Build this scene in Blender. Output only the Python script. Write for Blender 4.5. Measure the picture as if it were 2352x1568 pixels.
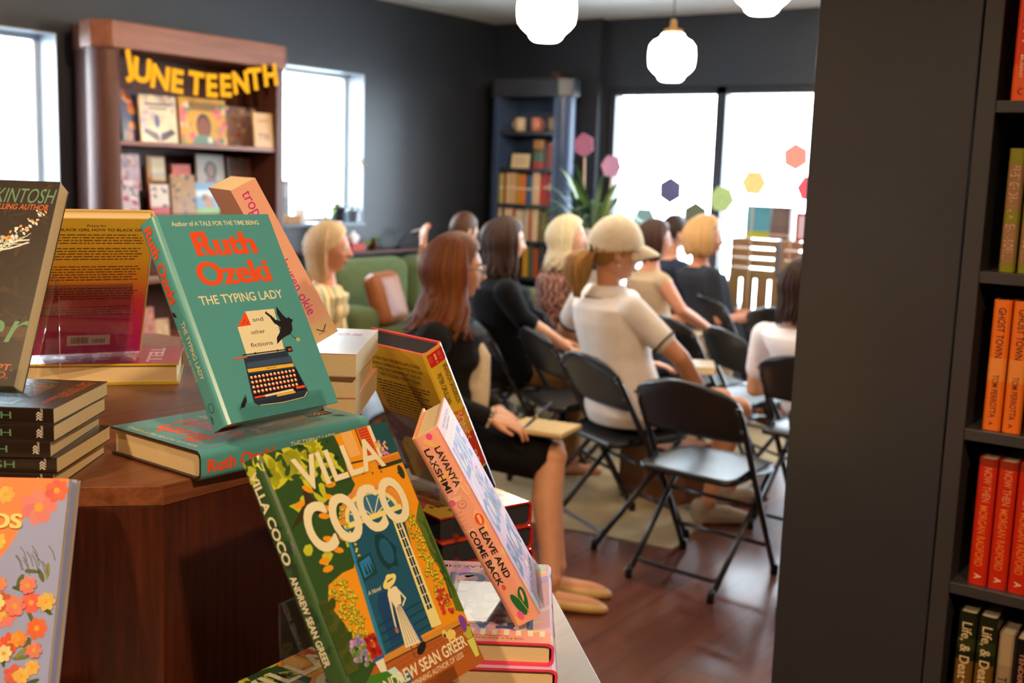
import bpy, math, random
import numpy as np
from mathutils import Vector as V, Matrix as M4

for o in list(bpy.data.objects):
    bpy.data.objects.remove(o)
SC = bpy.context.scene
COL = SC.collection
R = math.radians
rnd = random.Random(11)

# ------------------------------------------------------------------ camera
FPX, IMW, IMH = 2551.0, 2352.0, 1568.0
CAM = V((0, 0, 1.5))
_yaw, _pit, _rol = R(35.26), R(8.54), R(1.952)
_f0 = V((-math.sin(_yaw), math.cos(_yaw), 0)); _r0 = V((math.cos(_yaw), math.sin(_yaw), 0)); _u0 = V((0, 0, 1))
FWD = _f0 * math.cos(_pit) - _u0 * math.sin(_pit)
_up = _u0 * math.cos(_pit) + _f0 * math.sin(_pit)
RGT = _r0 * math.cos(_rol) + _up * math.sin(_rol)
UPV = _up * math.cos(_rol) - _r0 * math.sin(_rol)
cd = bpy.data.cameras.new('camera'); cam = bpy.data.objects.new('camera', cd); COL.objects.link(cam)
cam.matrix_world = M4(((RGT.x, UPV.x, -FWD.x, CAM.x), (RGT.y, UPV.y, -FWD.y, CAM.y), (RGT.z, UPV.z, -FWD.z, CAM.z), (0, 0, 0, 1)))
cd.sensor_width = 36.0; cd.lens = FPX / IMW * 36.0; cd.clip_start = 0.02; cd.clip_end = 200
cd.dof.use_dof = True; cd.dof.focus_distance = 1.22; cd.dof.aperture_fstop = 6.5
SC.camera = cam

# ------------------------------------------------------------------ exposure, world, lamps
SC.view_settings.view_transform = 'Standard'; SC.view_settings.look = 'None'
SC.view_settings.gamma = 1.0; SC.view_settings.exposure = 0.0; SC.view_settings.use_curve_mapping = False
SC.cycles.use_denoising = True
SC.cycles.max_bounces = 7; SC.cycles.transparent_max_bounces = 16; SC.cycles.sample_clamp_indirect = 20.0
SC.cycles.caustics_reflective = False; SC.cycles.caustics_refractive = False
wd = bpy.data.worlds.new('daylight'); SC.world = wd; wd.use_nodes = True
bg = wd.node_tree.nodes['Background']; bg.inputs[0].default_value = (0.80, 0.91, 1.0, 1); bg.inputs[1].default_value = 30.0

def lamp(name, kind, loc, power, col, size=0.1, target=None, sizey=None, spot=None, blend=.5, portal=False):
    ld = bpy.data.lights.new(name, kind); lo = bpy.data.objects.new(name, ld); COL.objects.link(lo)
    lo.location = loc; ld.energy = power; ld.color = col
    if kind == 'AREA':
        ld.size = size
        if sizey: ld.shape = 'RECTANGLE'; ld.size_y = sizey
    elif kind != 'SUN': ld.shadow_soft_size = size
    if kind == 'SPOT': ld.spot_size = R(spot); ld.spot_blend = blend
    if target is not None:
        lo.rotation_euler = (V(target) - V(loc)).to_track_quat('-Z', 'Y').to_euler()
    if portal: ld.cycles.is_portal = True
    return lo
WARM = (1.0, 0.66, 0.36)
# ceiling track lamps over the display tables and the aisle (they hang above the top of the picture), then one added fill spot
lamp('warm_spot', 'SPOT', (0.9, 0.1, 2.68), 150, WARM, .05, (-0.75, 0.75, 1.15), spot=70)
lamp('warm_spot', 'SPOT', (-0.6, -0.9, 2.68), 110, WARM, .05, (-0.95, 0.75, 1.2), spot=60)
lamp('warm_spot', 'SPOT', (-1.9, 1.3, 2.68), 75, WARM, .05, (-2.1, 2.6, 0.9), spot=100)
lamp('warm_spot', 'SPOT', (0.2, 2.6, 2.68), 90, WARM, .05, (-2.2, 3.6, 0.9), spot=95)
lamp('warm_spot', 'SPOT', (-3.6, 3.2, 2.68), 110, WARM, .05, (-5.5, 4.4, 1.5), spot=80)
lamp('warm_spot', 'SPOT', (-4.0, 6.0, 2.68), 55, WARM, .05, (-5.3, 7.5, 1.3), spot=60)
lamp('warm_spot', 'SPOT', (-0.35, 1.1, 2.68), 34, WARM, .05, (-0.5, 2.05, 1.75), spot=85)
lamp('warm_spot', 'SPOT', (-2.4, -0.1, 2.68), 80, WARM, .05, (-1.2, 0.9, 1.3), spot=60)  # unseen fill, added to brighten the shadowed yellow to magenta book
# sky portals in the three window openings
def portal(loc, target, sx, sy): lamp('window_sky', 'AREA', loc, 0, (1, 1, 1), sx, target, sy, portal=True)
portal((-6.0, 3.0, 1.65), (0, 3.0, 1.65), 1.6, 1.2)
portal((-6.0, 5.7, 1.65), (0, 5.7, 1.65), 1.1, 1.2)
portal((-2.3, 7.98, 1.25), (-2.3, 0, 1.25), 4.8, 1.9)
# ------------------------------------------------------------------ materials
MATS = {}
def _new(name):
    m = bpy.data.materials.new(name); m.use_nodes = True
    nt = m.node_tree; return m, nt, nt.nodes, nt.links, nt.nodes['Principled BSDF']
def paint(name, rough=.6, spec=.4, coat=0., bump=0., bscale=200., var=.0, vscale=30., metal=0., sheen=0., sss=0., stretch=None):
    """surface whose own flat colours come from the mesh; noise adds grain"""
    if name in MATS: return MATS[name]
    m, nt, N, L, P = _new(name)
    at = N.new('ShaderNodeAttribute'); at.attribute_name = 'Col'
    src = at.outputs['Color']
    tc = N.new('ShaderNodeTexCoord'); mp = N.new('ShaderNodeMapping'); L.new(tc.outputs['Object'], mp.inputs[0])
    if stretch: mp.inputs['Scale'].default_value = stretch
    nz = N.new('ShaderNodeTexNoise'); nz.inputs['Scale'].default_value = vscale; nz.inputs['Detail'].default_value = 4
    L.new(mp.outputs[0], nz.inputs[0])
    if var > 0:
        mr = N.new('ShaderNodeMapRange'); mr.inputs['To Min'].default_value = 1 - var; mr.inputs['To Max'].default_value = 1 + var
        mr.inputs['From Min'].default_value = .3; mr.inputs['From Max'].default_value = .7
        L.new(nz.outputs[0], mr.inputs[0])
        mx = N.new('ShaderNodeVectorMath'); mx.operation = 'SCALE'; L.new(src, mx.inputs[0]); L.new(mr.outputs[0], mx.inputs['Scale'])
        src = mx.outputs[0]
    L.new(src, P.inputs['Base Color'])
    P.inputs['Roughness'].default_value = rough; P.inputs['Specular IOR Level'].default_value = spec
    P.inputs['Metallic'].default_value = metal; P.inputs['Coat Weight'].default_value = coat; P.inputs['Coat Roughness'].default_value = .12
    if sheen: P.inputs['Sheen Weight'].default_value = sheen
    if sss: P.inputs['Subsurface Weight'].default_value = sss; P.inputs['Subsurface Radius'].default_value = (.012, .004, .002); P.inputs['Subsurface Scale'].default_value = 1
    if bump > 0:
        n2 = N.new('ShaderNodeTexNoise'); n2.inputs['Scale'].default_value = bscale; n2.inputs['Detail'].default_value = 3
        L.new(mp.outputs[0], n2.inputs[0])
        b = N.new('ShaderNodeBump'); b.inputs['Strength'].default_value = bump; b.inputs['Distance'].default_value = .004
        L.new(n2.outputs[0], b.inputs['Height']); L.new(b.outputs[0], P.inputs['Normal'])
    MATS[name] = m; return m
PRINT = paint('printed_cover', .32, .45, coat=.25, var=.02)
PRINTM = paint('printed_matte_cover', .55, .3, var=.03)
PAPER = paint('page_edges', .85, .2, var=.06, vscale=60, stretch=(3, 3, 60))
PLAIN = paint('plain_paint', .55, .4, var=.03)
SATIN = paint('satin_paint', .35, .5, var=.03)
WALLP = paint('wall_paint', .42, .5, bump=.08, bscale=90, var=.05, vscale=3)
CASEP = paint('bookcase_paint', .3, .5, bump=.04, bscale=150, var=.04, vscale=8)
FABRIC = paint('woven_fabric', .9, .15, bump=.35, bscale=500, var=.08, vscale=40, sheen=.03)
KNIT = paint('soft_fabric', .92, .1, bump=.5, bscale=120, var=.06, vscale=14, sheen=.04)
LEATHER = paint('leather', .45, .4, bump=.25, bscale=150, var=.1, vscale=20)
SKIN = paint('skin', .5, .35, bump=.06, bscale=300, var=.05, vscale=25, sss=.12)
HAIR = paint('hair', .5, .25, bump=.4, bscale=140, var=.28, vscale=60, stretch=(6, 6, .6))
PLASTIC = paint('black_plastic', .33, .5, bump=.05, bscale=400)
METAL = paint('coated_metal', .3, .5, bump=.03, bscale=300)
LEAF = paint('leaf', .45, .4, var=.15, vscale=20)
CERAMIC = paint('ceramic', .15, .5, coat=.4)
CRATE = paint('crate_wood', .7, .3, bump=.3, bscale=60, var=.18, vscale=12, stretch=(1, 1, 8))
CARD = paint('cardboard', .85, .2, var=.06, vscale=20)

def wood(name, c1, c2, rough, axis, scale, coat=.0, planks=None, spread=.5):
    m, nt, N, L, P = _new(name)
    tc = N.new('ShaderNodeTexCoord'); mp = N.new('ShaderNodeMapping'); L.new(tc.outputs['Object'], mp.inputs[0])
    s = [scale] * 3; s[axis] = scale * .06; mp.inputs['Scale'].default_value = s
    n1 = N.new('ShaderNodeTexNoise'); n1.inputs['Scale'].default_value = 1; n1.inputs['Detail'].default_value = 8; n1.inputs['Roughness'].default_value = .65
    n1.inputs['Distortion'].default_value = .35
    L.new(mp.outputs[0], n1.inputs[0])
    cr = N.new('ShaderNodeValToRGB'); cr.color_ramp.elements[0].position = .5 - spread * .35; cr.color_ramp.elements[1].position = .5 + spread * .35
    cr.color_ramp.elements[0].color = (*c1, 1); cr.color_ramp.elements[1].color = (*c2, 1)
    L.new(n1.outputs[0], cr.inputs[0]); out = cr.outputs[0]
    if planks:
        br = N.new('ShaderNodeTexBrick'); m2 = N.new('ShaderNodeMapping'); L.new(tc.outputs['Object'], m2.inputs[0])
        m2.inputs['Rotation'].default_value = (0, 0, planks[2])
        br.inputs['Scale'].default_value = 1; br.inputs['Brick Width'].default_value = planks[0]; br.inputs['Row Height'].default_value = planks[1]
        br.inputs['Mortar Size'].default_value = .002; br.inputs['Color1'].default_value = (.62, .62, .62, 1); br.inputs['Color2'].default_value = (1.25, 1.2, 1.2, 1)
        br.inputs['Mortar'].default_value = (.25, .25, .25, 1); br.offset = .37
        L.new(m2.outputs[0], br.inputs[0])
        mx = N.new('ShaderNodeMix'); mx.data_type = 'RGBA'; mx.blend_type = 'MULTIPLY'; mx.inputs[0].default_value = 1
        L.new(out, mx.inputs[6]); L.new(br.outputs[0], mx.inputs[7]); out = mx.outputs[2]
    L.new(out, P.inputs['Base Color']); P.inputs['Roughness'].default_value = rough; P.inputs['Coat Weight'].default_value = coat; P.inputs['Coat Roughness'].default_value = .2
    b = N.new('ShaderNodeBump'); b.inputs['Strength'].default_value = .08; b.inputs['Distance'].default_value = .003
    L.new(n1.outputs[0], b.inputs['Height']); L.new(b.outputs[0], P.inputs['Normal'])
    return m
def glassy(name, tint, refl=.08, top=.75):
    m, nt, N, L, P = _new(name); N.remove(P)
    t = N.new('ShaderNodeBsdfTransparent'); t.inputs[0].default_value = (*tint, 1)
    g = N.new('ShaderNodeBsdfGlossy'); g.inputs['Roughness'].default_value = .03
    lw = N.new('ShaderNodeLayerWeight'); lw.inputs[0].default_value = .25
    mr = N.new('ShaderNodeMapRange'); mr.inputs['To Min'].default_value = refl; mr.inputs['To Max'].default_value = top
    L.new(lw.outputs['Fresnel'], mr.inputs[0])
    mx = N.new('ShaderNodeMixShader'); L.new(mr.outputs[0], mx.inputs[0]); L.new(t.outputs[0], mx.inputs[1]); L.new(g.outputs[0], mx.inputs[2])
    L.new(mx.outputs[0], N['Material Output'].inputs[0]); return m
def emit(name, col, s):
    m, nt, N, L, P = _new(name)
    P.inputs['Base Color'].default_value = (*col, 1); P.inputs['Emission Color'].default_value = (*col, 1); P.inputs['Emission Strength'].default_value = s
    P.inputs['Roughness'].default_value = .2
    return m
GLASS = glassy('window_glass', (.97, .99, 1), .03)
ACRYL = glassy('clear_acrylic', (.975, .98, .98), .04, .42)
def lin(h):
    """#rrggbb (as seen) to linear"""
    c = [int(h[i:i + 2], 16) / 255 for i in (0, 2, 4)]
    return tuple(x / 12.92 if x < .04045 else ((x + .055) / 1.055) ** 2.4 for x in c)

# ------------------------------------------------------------------ mesh builder
class MB:
    def __init__(s): s.v = []; s.f = []; s.c = []; s.m = []; s.s = []
    def add(s, vs, fs, col=(.5, .5, .5), mat=0, smooth=False, M=None):
        n = len(s.v)
        if M is not None: vs = [M @ V(p) for p in vs]
        s.v += [tuple(p) for p in vs]
        for f in fs:
            s.f.append([i + n for i in f]); s.c.append(col); s.m.append(mat); s.s.append(smooth)
    def box(s, x0, x1, y0, y1, z0, z1, col=(.5, .5, .5), mat=0, M=None):
        vs = [(x, y, z) for z in (z0, z1) for y in (y0, y1) for x in (x0, x1)]
        s.add(vs, [(0, 2, 3, 1), (4, 5, 7, 6), (0, 1, 5, 4), (2, 6, 7, 3), (0, 4, 6, 2), (1, 3, 7, 5)], col, mat, False, M)
    def prism(s, poly, z0, z1, col=(.5, .5, .5), mat=0, M=None, smooth=False):
        n = len(poly); a = sum(poly[i][0] * poly[(i + 1) % n][1] - poly[(i + 1) % n][0] * poly[i][1] for i in range(n))
        if a < 0: poly = poly[::-1]
        vs = [(x, y, z0) for x, y in poly] + [(x, y, z1) for x, y in poly]
        s.add(vs, [tuple(range(n))[::-1], tuple(range(n, 2 * n))], col, mat, False, M)
        k = len(s.v) - 2 * n
        for i in range(n):
            j = (i + 1) % n; s.f.append([k + i, k + j, k + n + j, k + n + i]); s.c.append(col); s.m.append(mat); s.s.append(smooth)
    def rings(s, rings, col, mat=0, smooth=True, cap=True, M=None, closed=False):
        n = len(rings[0]); vs = [p for r in rings for p in r]; fs = []
        m = len(rings)
        for i in range(m if closed else m - 1):
            a = i * n; b = ((i + 1) % m) * n
            for j in range(n): k = (j + 1) % n; fs.append((a + j, a + k, b + k, b + j))
        if cap and not closed: fs += [tuple(range(n))[::-1], tuple(range((m - 1) * n, m * n))]
        s.add(vs, fs, col, mat, smooth, M)
    def tube(s, pts, r, col, n=8, mat=0, M=None, flat=1.0, closed=False):
        pts = [V(p) for p in pts]; m = len(pts); rs = list(r) if hasattr(r, '__len__') else [r] * m
        rg = []; up = None
        for i, p in enumerate(pts):
            if closed: d = pts[(i + 1) % m] - pts[i - 1]
            else: d = pts[min(i + 1, m - 1)] - pts[max(i - 1, 0)]
            if d.length < 1e-9: d = V((0, 0, 1))
            d.normalize()
            if up is None:
                up = V((0, 0, 1)) if abs(d.z) < .9 else V((1, 0, 0))
            a = up - d * up.dot(d)
            if a.length < 1e-4: a = V((1, 0, 0)) - d * d.x
            a.normalize(); b = d.cross(a); up = a
            rg.append([p + (a * math.cos(t) + b * math.sin(t) * flat) * rs[i] for t in [2 * math.pi * k / n for k in range(n)]])
        s.rings(rg, col, mat, True, True, M, closed)
    def capsule(s, p, q, r0, r1, col, n=14, mat=0):
        p = V(p); q = V(q); d = q - p; L = d.length
        if L < 1e-6: d = V((0, 0, 1)); L = 0
        else: d = d / L
        pts = []; rs = []
        for k in range(5):
            t = math.pi / 2 * (1 - k / 4) ; pts.append(p - d * r0 * math.sin(t)); rs.append(max(r0 * math.cos(t), 1e-4))
        for k in range(5):
            t = math.pi / 2 * k / 4; pts.append(q + d * r1 * math.sin(t)); rs.append(max(r1 * math.cos(t), 1e-4))
        s.tube_d(pts, rs, d, col, n, mat)
    def tube_d(s, pts, rs, d, col, n, mat):
        a = V((0, 0, 1)) if abs(d.z) < .9 else V((1, 0, 0)); a = (a - d * a.dot(d)).normalized(); b = d.cross(a)
        s.rings([[p + (a * math.cos(2 * math.pi * k / n) + b * math.sin(2 * math.pi * k / n)) * r for k in range(n)] for p, r in zip(pts, rs)], col, mat)
    def lathe(s, prof, col, n=24, c=(0, 0, 0), mat=0, M=None, cols=None, cap=True):
        rg = [[(c[0] + r * math.cos(2 * math.pi * k / n), c[1] + r * math.sin(2 * math.pi * k / n), c[2] + z) for k in range(n)] for r, z in prof]
        s.rings(rg, col, mat, True, cap, M)
    def ball(s, c, r, col, n=16, mat=0, M=None):
        rx, ry, rz = (r, r, r) if not hasattr(r, '__len__') else r
        h = n // 2; rg = []
        for i in range(h + 1):
            t = -math.pi / 2 + math.pi * i / h; w = max(math.cos(t), 1e-3)
            rg.append([(c[0] + rx * w * math.cos(2 * math.pi * k / n), c[1] + ry * w * math.sin(2 * math.pi * k / n), c[2] + rz * math.sin(t)) for k in range(n)])
        s.rings(rg, col, mat, True, True, M)
    def build(s, name, mats, parent=None, bevel=0, world=False, autosmooth=False, seg=2):
        me = bpy.data.meshes.new(name)
        vs = s.v
        if world and parent is not None:
            W = wmat(parent).inverted(); vs = [tuple(W @ V(p)) for p in vs]
        me.from_pydata(vs, [], s.f)
        mats = mats if isinstance(mats, (list, tuple)) else [mats]
        for m in mats: me.materials.append(m)
        me.polygons.foreach_set('material_index', s.m); me.polygons.foreach_set('use_smooth', s.s)
        at = me.color_attributes.new('Col', 'FLOAT_COLOR', 'CORNER')
        cs = np.repeat(np.array([list(c[:3]) + [1] for c in s.c], dtype=np.float32), [len(f) for f in s.f], axis=0)
        at.data.foreach_set('color', cs.ravel())
        me.validate(); me.update()
        o = bpy.data.objects.new(name, me); COL.objects.link(o)
        if parent is not None: o.parent = parent
        if bevel:
            b = o.modifiers.new('edge', 'BEVEL'); b.width = bevel; b.segments = seg; b.limit_method = 'ANGLE'; b.angle_limit = R(40)
        return o
def wmat(o):
    m = o.matrix_basis.copy()
    return wmat(o.parent) @ m if o.parent else m
def tag(o, label, cat, group=None, kind=None):
    if label: o['label'] = label
    if cat: o['category'] = cat
    if group: o['group'] = group
    if kind: o['kind'] = kind
    return o
def thing(name, label, cat, loc=(0, 0, 0), rz=0, group=None, mat=None):
    o = bpy.data.objects.new(name, None); COL.objects.link(o); o.empty_display_size = .05
    if mat is not None: o.matrix_basis = mat
    else: o.location = loc; o.rotation_euler = (0, 0, rz)
    return tag(o, label, cat, group)
def struct(o):
    o['kind'] = 'structure'; return o
def dup(root, label, loc=None, rz=None, group=None, mat=None):
    """a copy of a thing with copies of its parts and sub-parts"""
    r = root.copy(); COL.objects.link(r)
    if mat is not None: r.matrix_basis = mat
    else:
        if loc is not None: r.location = loc
        if rz is not None: r.rotation_euler = (0, 0, rz)
    r['label'] = label
    if group: r['group'] = group
    for ch in list(root.children):
        c = ch.copy(); COL.objects.link(c); c.parent = r
        for g in list(ch.children):
            d = g.copy(); COL.objects.link(d); d.parent = c
    return r
def pose(o, ex, ey, ez):
    return M4(((ex[0], ey[0], ez[0], o[0]), (ex[1], ey[1], ez[1], o[1]), (ex[2], ey[2], ez[2], o[2]), (0, 0, 0, 1)))
def standing(o, yaw, tilt):
    y, t = R(yaw), R(tilt); n = V((math.sin(y), -math.cos(y), 0)); u = V((0, 0, 1))
    return pose(o, (math.cos(y), math.sin(y), 0), u * math.cos(t) - n * math.sin(t), n * math.cos(t) + u * math.sin(t))
def lying(o, yaw, down=False):
    c, s_ = math.cos(R(yaw)), math.sin(R(yaw))
    return pose(o, (c, s_, 0), (-s_, c, 0) if not down else (s_, -c, 0), (0, 0, 1 if not down else -1))

# ------------------------------------------------------------------ lettering and flat artwork
_glyph = {}
def glyphs(s, bold=0.0):
    k = (s, round(bold, 3))
    if k in _glyph: return _glyph[k]
    cu = bpy.data.curves.new('t', 'FONT'); cu.body = s; cu.offset = bold; cu.fill_mode = 'FRONT'; cu.resolution_u = 5; cu.size = 1
    ob = bpy.data.objects.new('t', cu); me = ob.to_mesh()
    vs = [(v.co.x, v.co.y) for v in me.vertices]; fs = [tuple(p.vertices) for p in me.polygons]
    ob.to_mesh_clear(); bpy.data.objects.remove(ob); bpy.data.curves.remove(cu)
    if not vs: vs = [(0, 0)]
    _glyph[k] = (vs, fs); return _glyph[k]
class Art:
    """flat print on a surface: fn(u, v, lift) -> 3D; each call lies a hair above the last"""
    def __init__(s, mb, fn, mat=0, step=4e-6, clip=None, sub=0): s.sub = sub; s.fix = None; s.mb = mb; s.fn = fn; s.l = 1e-4; s.mat = mat; s.step = step; s.clip = clip
    def lay(s, k=None):
        """layer k over what is printed so far, shared by many marks of one colour; None ends it"""
        if k is None: s.l = s.base + 6 * s.step; s.fix = None
        else:
            if s.fix is None: s.base = s.l
            s.fix = s.base + k * s.step
    def _put(s, pts, faces, col):
        if s.fix is None: s.l += s.step
        L = s.l if s.fix is None else s.fix
        if s.clip: u0, v0, u1, v1 = s.clip; pts = [(min(max(u, u0), u1), min(max(v, v0), v1)) for u, v in pts]
        s.mb.add([s.fn(u, v, L) for u, v in pts], faces, col, s.mat)
    def poly(s, pts, col):
        a = sum(pts[i][0] * pts[(i + 1) % len(pts)][1] - pts[(i + 1) % len(pts)][0] * pts[i][1] for i in range(len(pts)))
        if a < 0: pts = pts[::-1]
        s._put(pts, [tuple(range(len(pts)))], col)
    def rect(s, u0, v0, u1, v1, col):
        if not s.sub: return s.poly([(u0, v0), (u1, v0), (u1, v1), (u0, v1)], col)
        n = s.sub; pts = []
        for i in range(n + 1): v = v0 + (v1 - v0) * i / n; pts += [(u0, v), (u1, v)]
        s._put(pts, [(2 * i, 2 * i + 1, 2 * i + 3, 2 * i + 2) for i in range(n)], col)
    def ell(s, cu, cv, ru, rv, col, n=14, rot=0., wob=0.):
        c, q = math.cos(rot), math.sin(rot); p = []
        for k in range(n):
            t = 2 * math.pi * k / n; w = 1 + wob * (rnd.random() - .5) * 2
            x, y = ru * w * math.cos(t), rv * w * math.sin(t); p.append((cu + x * c - y * q, cv + x * q + y * c))
        s.poly(p, col)
    def line(s, pts, w, col):
        vs = []; fs = []
        for a, b in zip(pts[:-1], pts[1:]):
            dx, dy = b[0] - a[0], b[1] - a[1]; L = math.hypot(dx, dy) or 1; nx, ny = -dy / L * w / 2, dx / L * w / 2
            k = len(vs); vs += [(a[0] - nx, a[1] - ny), (b[0] - nx, b[1] - ny), (b[0] + nx, b[1] + ny), (a[0] + nx, a[1] + ny)]; fs.append((k, k + 1, k + 2, k + 3))
        s._put(vs, fs, col)
    def text(s, txt, u, v, h, col, w=None, bold=.02, al='L', rot=0., shear=0., cap=.73, fat=0):
        """baseline start (u, v); h = capital height; w = width to fit"""
        vs, fs = glyphs(txt, bold)
        if not fs: return
        x0 = min(p[0] for p in vs); x1 = max(p[0] for p in vs); sy = h / cap; sx = sy if w is None else w / (x1 - x0)
        W = (x1 - x0) * sx; off = {'L': 0, 'C': -W / 2, 'R': -W}[al]; c, q = math.cos(rot), math.sin(rot)
        pts = []
        for x, y in vs:
            X = (x - x0) * sx + off + shear * y * sy; Y = y * sy; pts.append((u + X * c - Y * q, v + X * q + Y * c))
        for d in ((0,) if not fat else (-fat, 0, fat)): s._put([(x + d, y) for x, y in pts], fs, col)
    def greek(s, u0, v0, u1, lines, lh, col, th=.45, ragged=.25, centre=False):
        """rows of small print too fine to read"""
        for i in range(lines):
            x = u0; end = u1 - rnd.random() * ragged * (u1 - u0); y = v0 - i * lh
            sh = (u1 - end) / 2 if centre else 0
            vs = []; fs = []
            while x < end:
                wl = min(lh * (.6 + rnd.random() * 2.2), end - x); k = len(vs)
                vs += [(x + sh, y), (x + wl + sh, y), (x + wl + sh, y + lh * th), (x + sh, y + lh * th)]; fs.append((k, k + 1, k + 2, k + 3)); x += wl + lh * .35
            if fs: s._put(vs, fs, col)

CREAM = lin('e6d3a6')
def book(name, label, mtx, dims, jacket, hard=True, front=None, spine=None, back=None, pages=CREAM, group=None, board=None, mat=None, edge=None):
    """local axes: x spine to fore edge, y up, z out of the front cover"""
    w, h, t = dims; root = thing(name, label, 'book', group=group, mat=mtx)
    mb = MB(); jc = jacket; bd = board or jacket
    ov = .003 if hard else 0.0; th = .0026 if hard else .0007; bulge = .0018 if hard else .0004
    # wrap: back board, rounded spine, front board as one profile swept up the height
    def prof(off):
        p = [(w, -t + off), (.006, -t + off)]
        for k in range(17):
            a = -1 + 2 * k / 16; e = (1 - abs(a) ** 6)
            p.append((-bulge * e + off + (.0035 if hard else .0) * (1 - e), -t / 2 + a * (t / 2 - off)))
        p += [(.006, -off), (w, -off)]; return p
    po, pi_ = prof(0), prof(th); n = len(po)
    vs = [(x, 0, z) for x, z in po] + [(x, h, z) for x, z in po] + [(x, 0, z) for x, z in pi_] + [(x, h, z) for x, z in pi_]
    fo = [(i, i + 1, n + i + 1, n + i) for i in range(n - 1)]
    mb.add(vs, [f[::-1] for f in fo], jc, 0, False)
    fi = [(2 * n + i, 2 * n + i + 1, 3 * n + i + 1, 3 * n + i) for i in range(n - 1)]
    rim = [(n + i, n + i + 1, 3 * n + i + 1, 3 * n + i) for i in range(n - 1)] + [(i + 1, i, 2 * n + i, 2 * n + i + 1) for i in range(n - 1)] + [(0, n, 3 * n, 2 * n), (n - 1, 3 * n - 1, 4 * n - 1, 2 * n - 1)]
    mb.add(vs, fi + rim, bd)
    if front: front(Art(mb, lambda u, v, l: (u, v, l), clip=(0.002, 0, w, h)), w, h)
    if back: back(Art(mb, lambda u, v, l: (w - u, v, -t - l), clip=(0, 0, w - .002, h)), w, h)
    if spine:
        def sf(u, v, l):
            a = max(-1, min(1, 2 * (v / t) - 1)); e = (1 - abs(a) ** 6)
            return (-bulge * e + (.0035 if hard else 0) * (1 - e) - l - .0002, h - u, -t + v)
        spine(Art(mb, sf, clip=(0, .0005, h, t - .0005), sub=16), h, t)
    mb.build('cover', mat or PRINT, root)
    pb = MB(); g = .0012
    pb.box(.003 if hard else .001, w - ov - .0006, ov if hard else .0004, h - (ov if hard else .0004), -t + th + .0003, -th - .0003, edge or pages)
    pb.build('page_block', PAPER, root)
    return root
def easel(label, mtx, dims, tilt, x0, x1, hgt, lip=.02, drop=.0, group='clear acrylic book stands'):
    """bent clear acrylic stand carrying a leaning book; same local axes as the book"""
    w, h, t = dims; T = R(tilt); c, s = math.cos(T), math.sin(T); k = .0022
    root = thing('book_stand', label, 'book stand', group=group, mat=mtx)
    def strip(mb, pts):
        # pts in (y, z); sheet of thickness k extruded in x
        P = [V((a, b)) for a, b in pts]; L = []; Rr = []
        for i, p in enumerate(P):
            d = (P[min(i + 1, len(P) - 1)] - P[max(i - 1, 0)]).normalized(); nn = V((-d.y, d.x)); L.append(p + nn * k / 2); Rr.append(p - nn * k / 2)
        poly = [(q.x, q.y) for q in L + Rr[::-1]]; m = len(poly)
        vs = [(x0, y, z) for y, z in poly] + [(x1, y, z) for y, z in poly]
        fs = [(i, (i + 1) % m, m + (i + 1) % m, m + i) for i in range(m)]
        q = len(P); fs += [(i, i + 1, m - 2 - i, m - 1 - i) for i in range(q - 1)] + [(m + i, m + i + 1, 2 * m - 2 - i, 2 * m - 1 - i) for i in range(q - 1)]
        mb.add(vs, fs, (.9, .9, .9))
    zb = -t - .002; top = (hgt, zb); hb = -.003 * c + zb * s - drop
    ht = top[0] * c + top[1] * s; dn = ht - hb
    foot = (top[0] - dn * c, top[1] - dn * s)
    m1 = MB(); strip(m1, [(lip, .0035), (-.0022, .0035), (-.0022, zb), top]); m1.build('front_plate', ACRYL, root)
    m2 = MB(); strip(m2, [(top[0] + .001, top[1] - .003), foot]); m2.build('rear_plate', ACRYL, root)
    m3 = MB(); strip(m3, [foot, (-.0045, zb + .001)]); m3.build('base_plate', ACRYL, root)
    return root
# ------------------------------------------------------------------ the room
NAVY = lin('2b2f38'); DARK = lin('23252c')
HC = 2.75
FLOORM = wood('plank_floor', lin('3f1f14'), lin('7d4630'), .3, 1, 22, coat=.25, planks=(1.5, .16, R(90)), spread=.9)
mb = MB(); mb.box(-6.1, 3.2, -3.2, 8.2, -.1, 0); f = struct(mb.build('floor', FLOORM))
mb = MB(); mb.box(-6.1, 3.2, -3.2, 8.2, HC, HC + .1, lin('efeeec'))
for i in range(8): mb.box(-6.0, 3.1, -2.6 + i * 1.22, -2.59 + i * 1.22, HC - .003, HC + .01, lin('bdbab6'))
struct(mb.build('ceiling', PLAIN))
WX, WD = -5.8, .25
W1, W2, ZS, ZT = (2.25, 3.70), (5.18, 6.20), 1.105, 2.195
mb = MB(); a, b = WX - WD, WX
mb.box(a, b, -3.2, W1[0], 0, HC, NAVY); mb.box(a, b, W1[1], W2[0], 0, HC, NAVY); mb.box(a, b, W2[1], 8.2, 0, HC, NAVY)
for w in (W1, W2): mb.box(a, b, w[0], w[1], 0, ZS, NAVY); mb.box(a, b, w[0], w[1], ZT, HC, NAVY)
struct(mb.build('wall_left', WALLP))
BY = 7.9; SX0, SX1, SZ0, SZ1 = -4.66, -.2, .32, 2.155
mb = MB()
mb.box(-6.1, -4.75, 7.8, 8.15, 0, HC, NAVY); mb.box(-4.75, SX0 - .06, BY, 8.15, 0, HC, NAVY)
mb.box(SX0 - .06, SX1, BY, 8.15, 0, SZ0, NAVY); mb.box(SX0 - .06, SX1, BY, 8.15, SZ1 + .06, HC, NAVY); mb.box(SX1, 3.2, BY, 8.15, 0, HC, NAVY)
struct(mb.build('wall_back', WALLP))
mb = MB(); mb.box(3.0, 3.2, -3.2, 8.2, 0, HC, NAVY); struct(mb.build('wall_right', WALLP))
mb = MB(); mb.box(-6.1, 3.2, -3.2, -3.0, 0, HC, lin('5a544e')); struct(mb.build('wall_front', WALLP))
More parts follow.
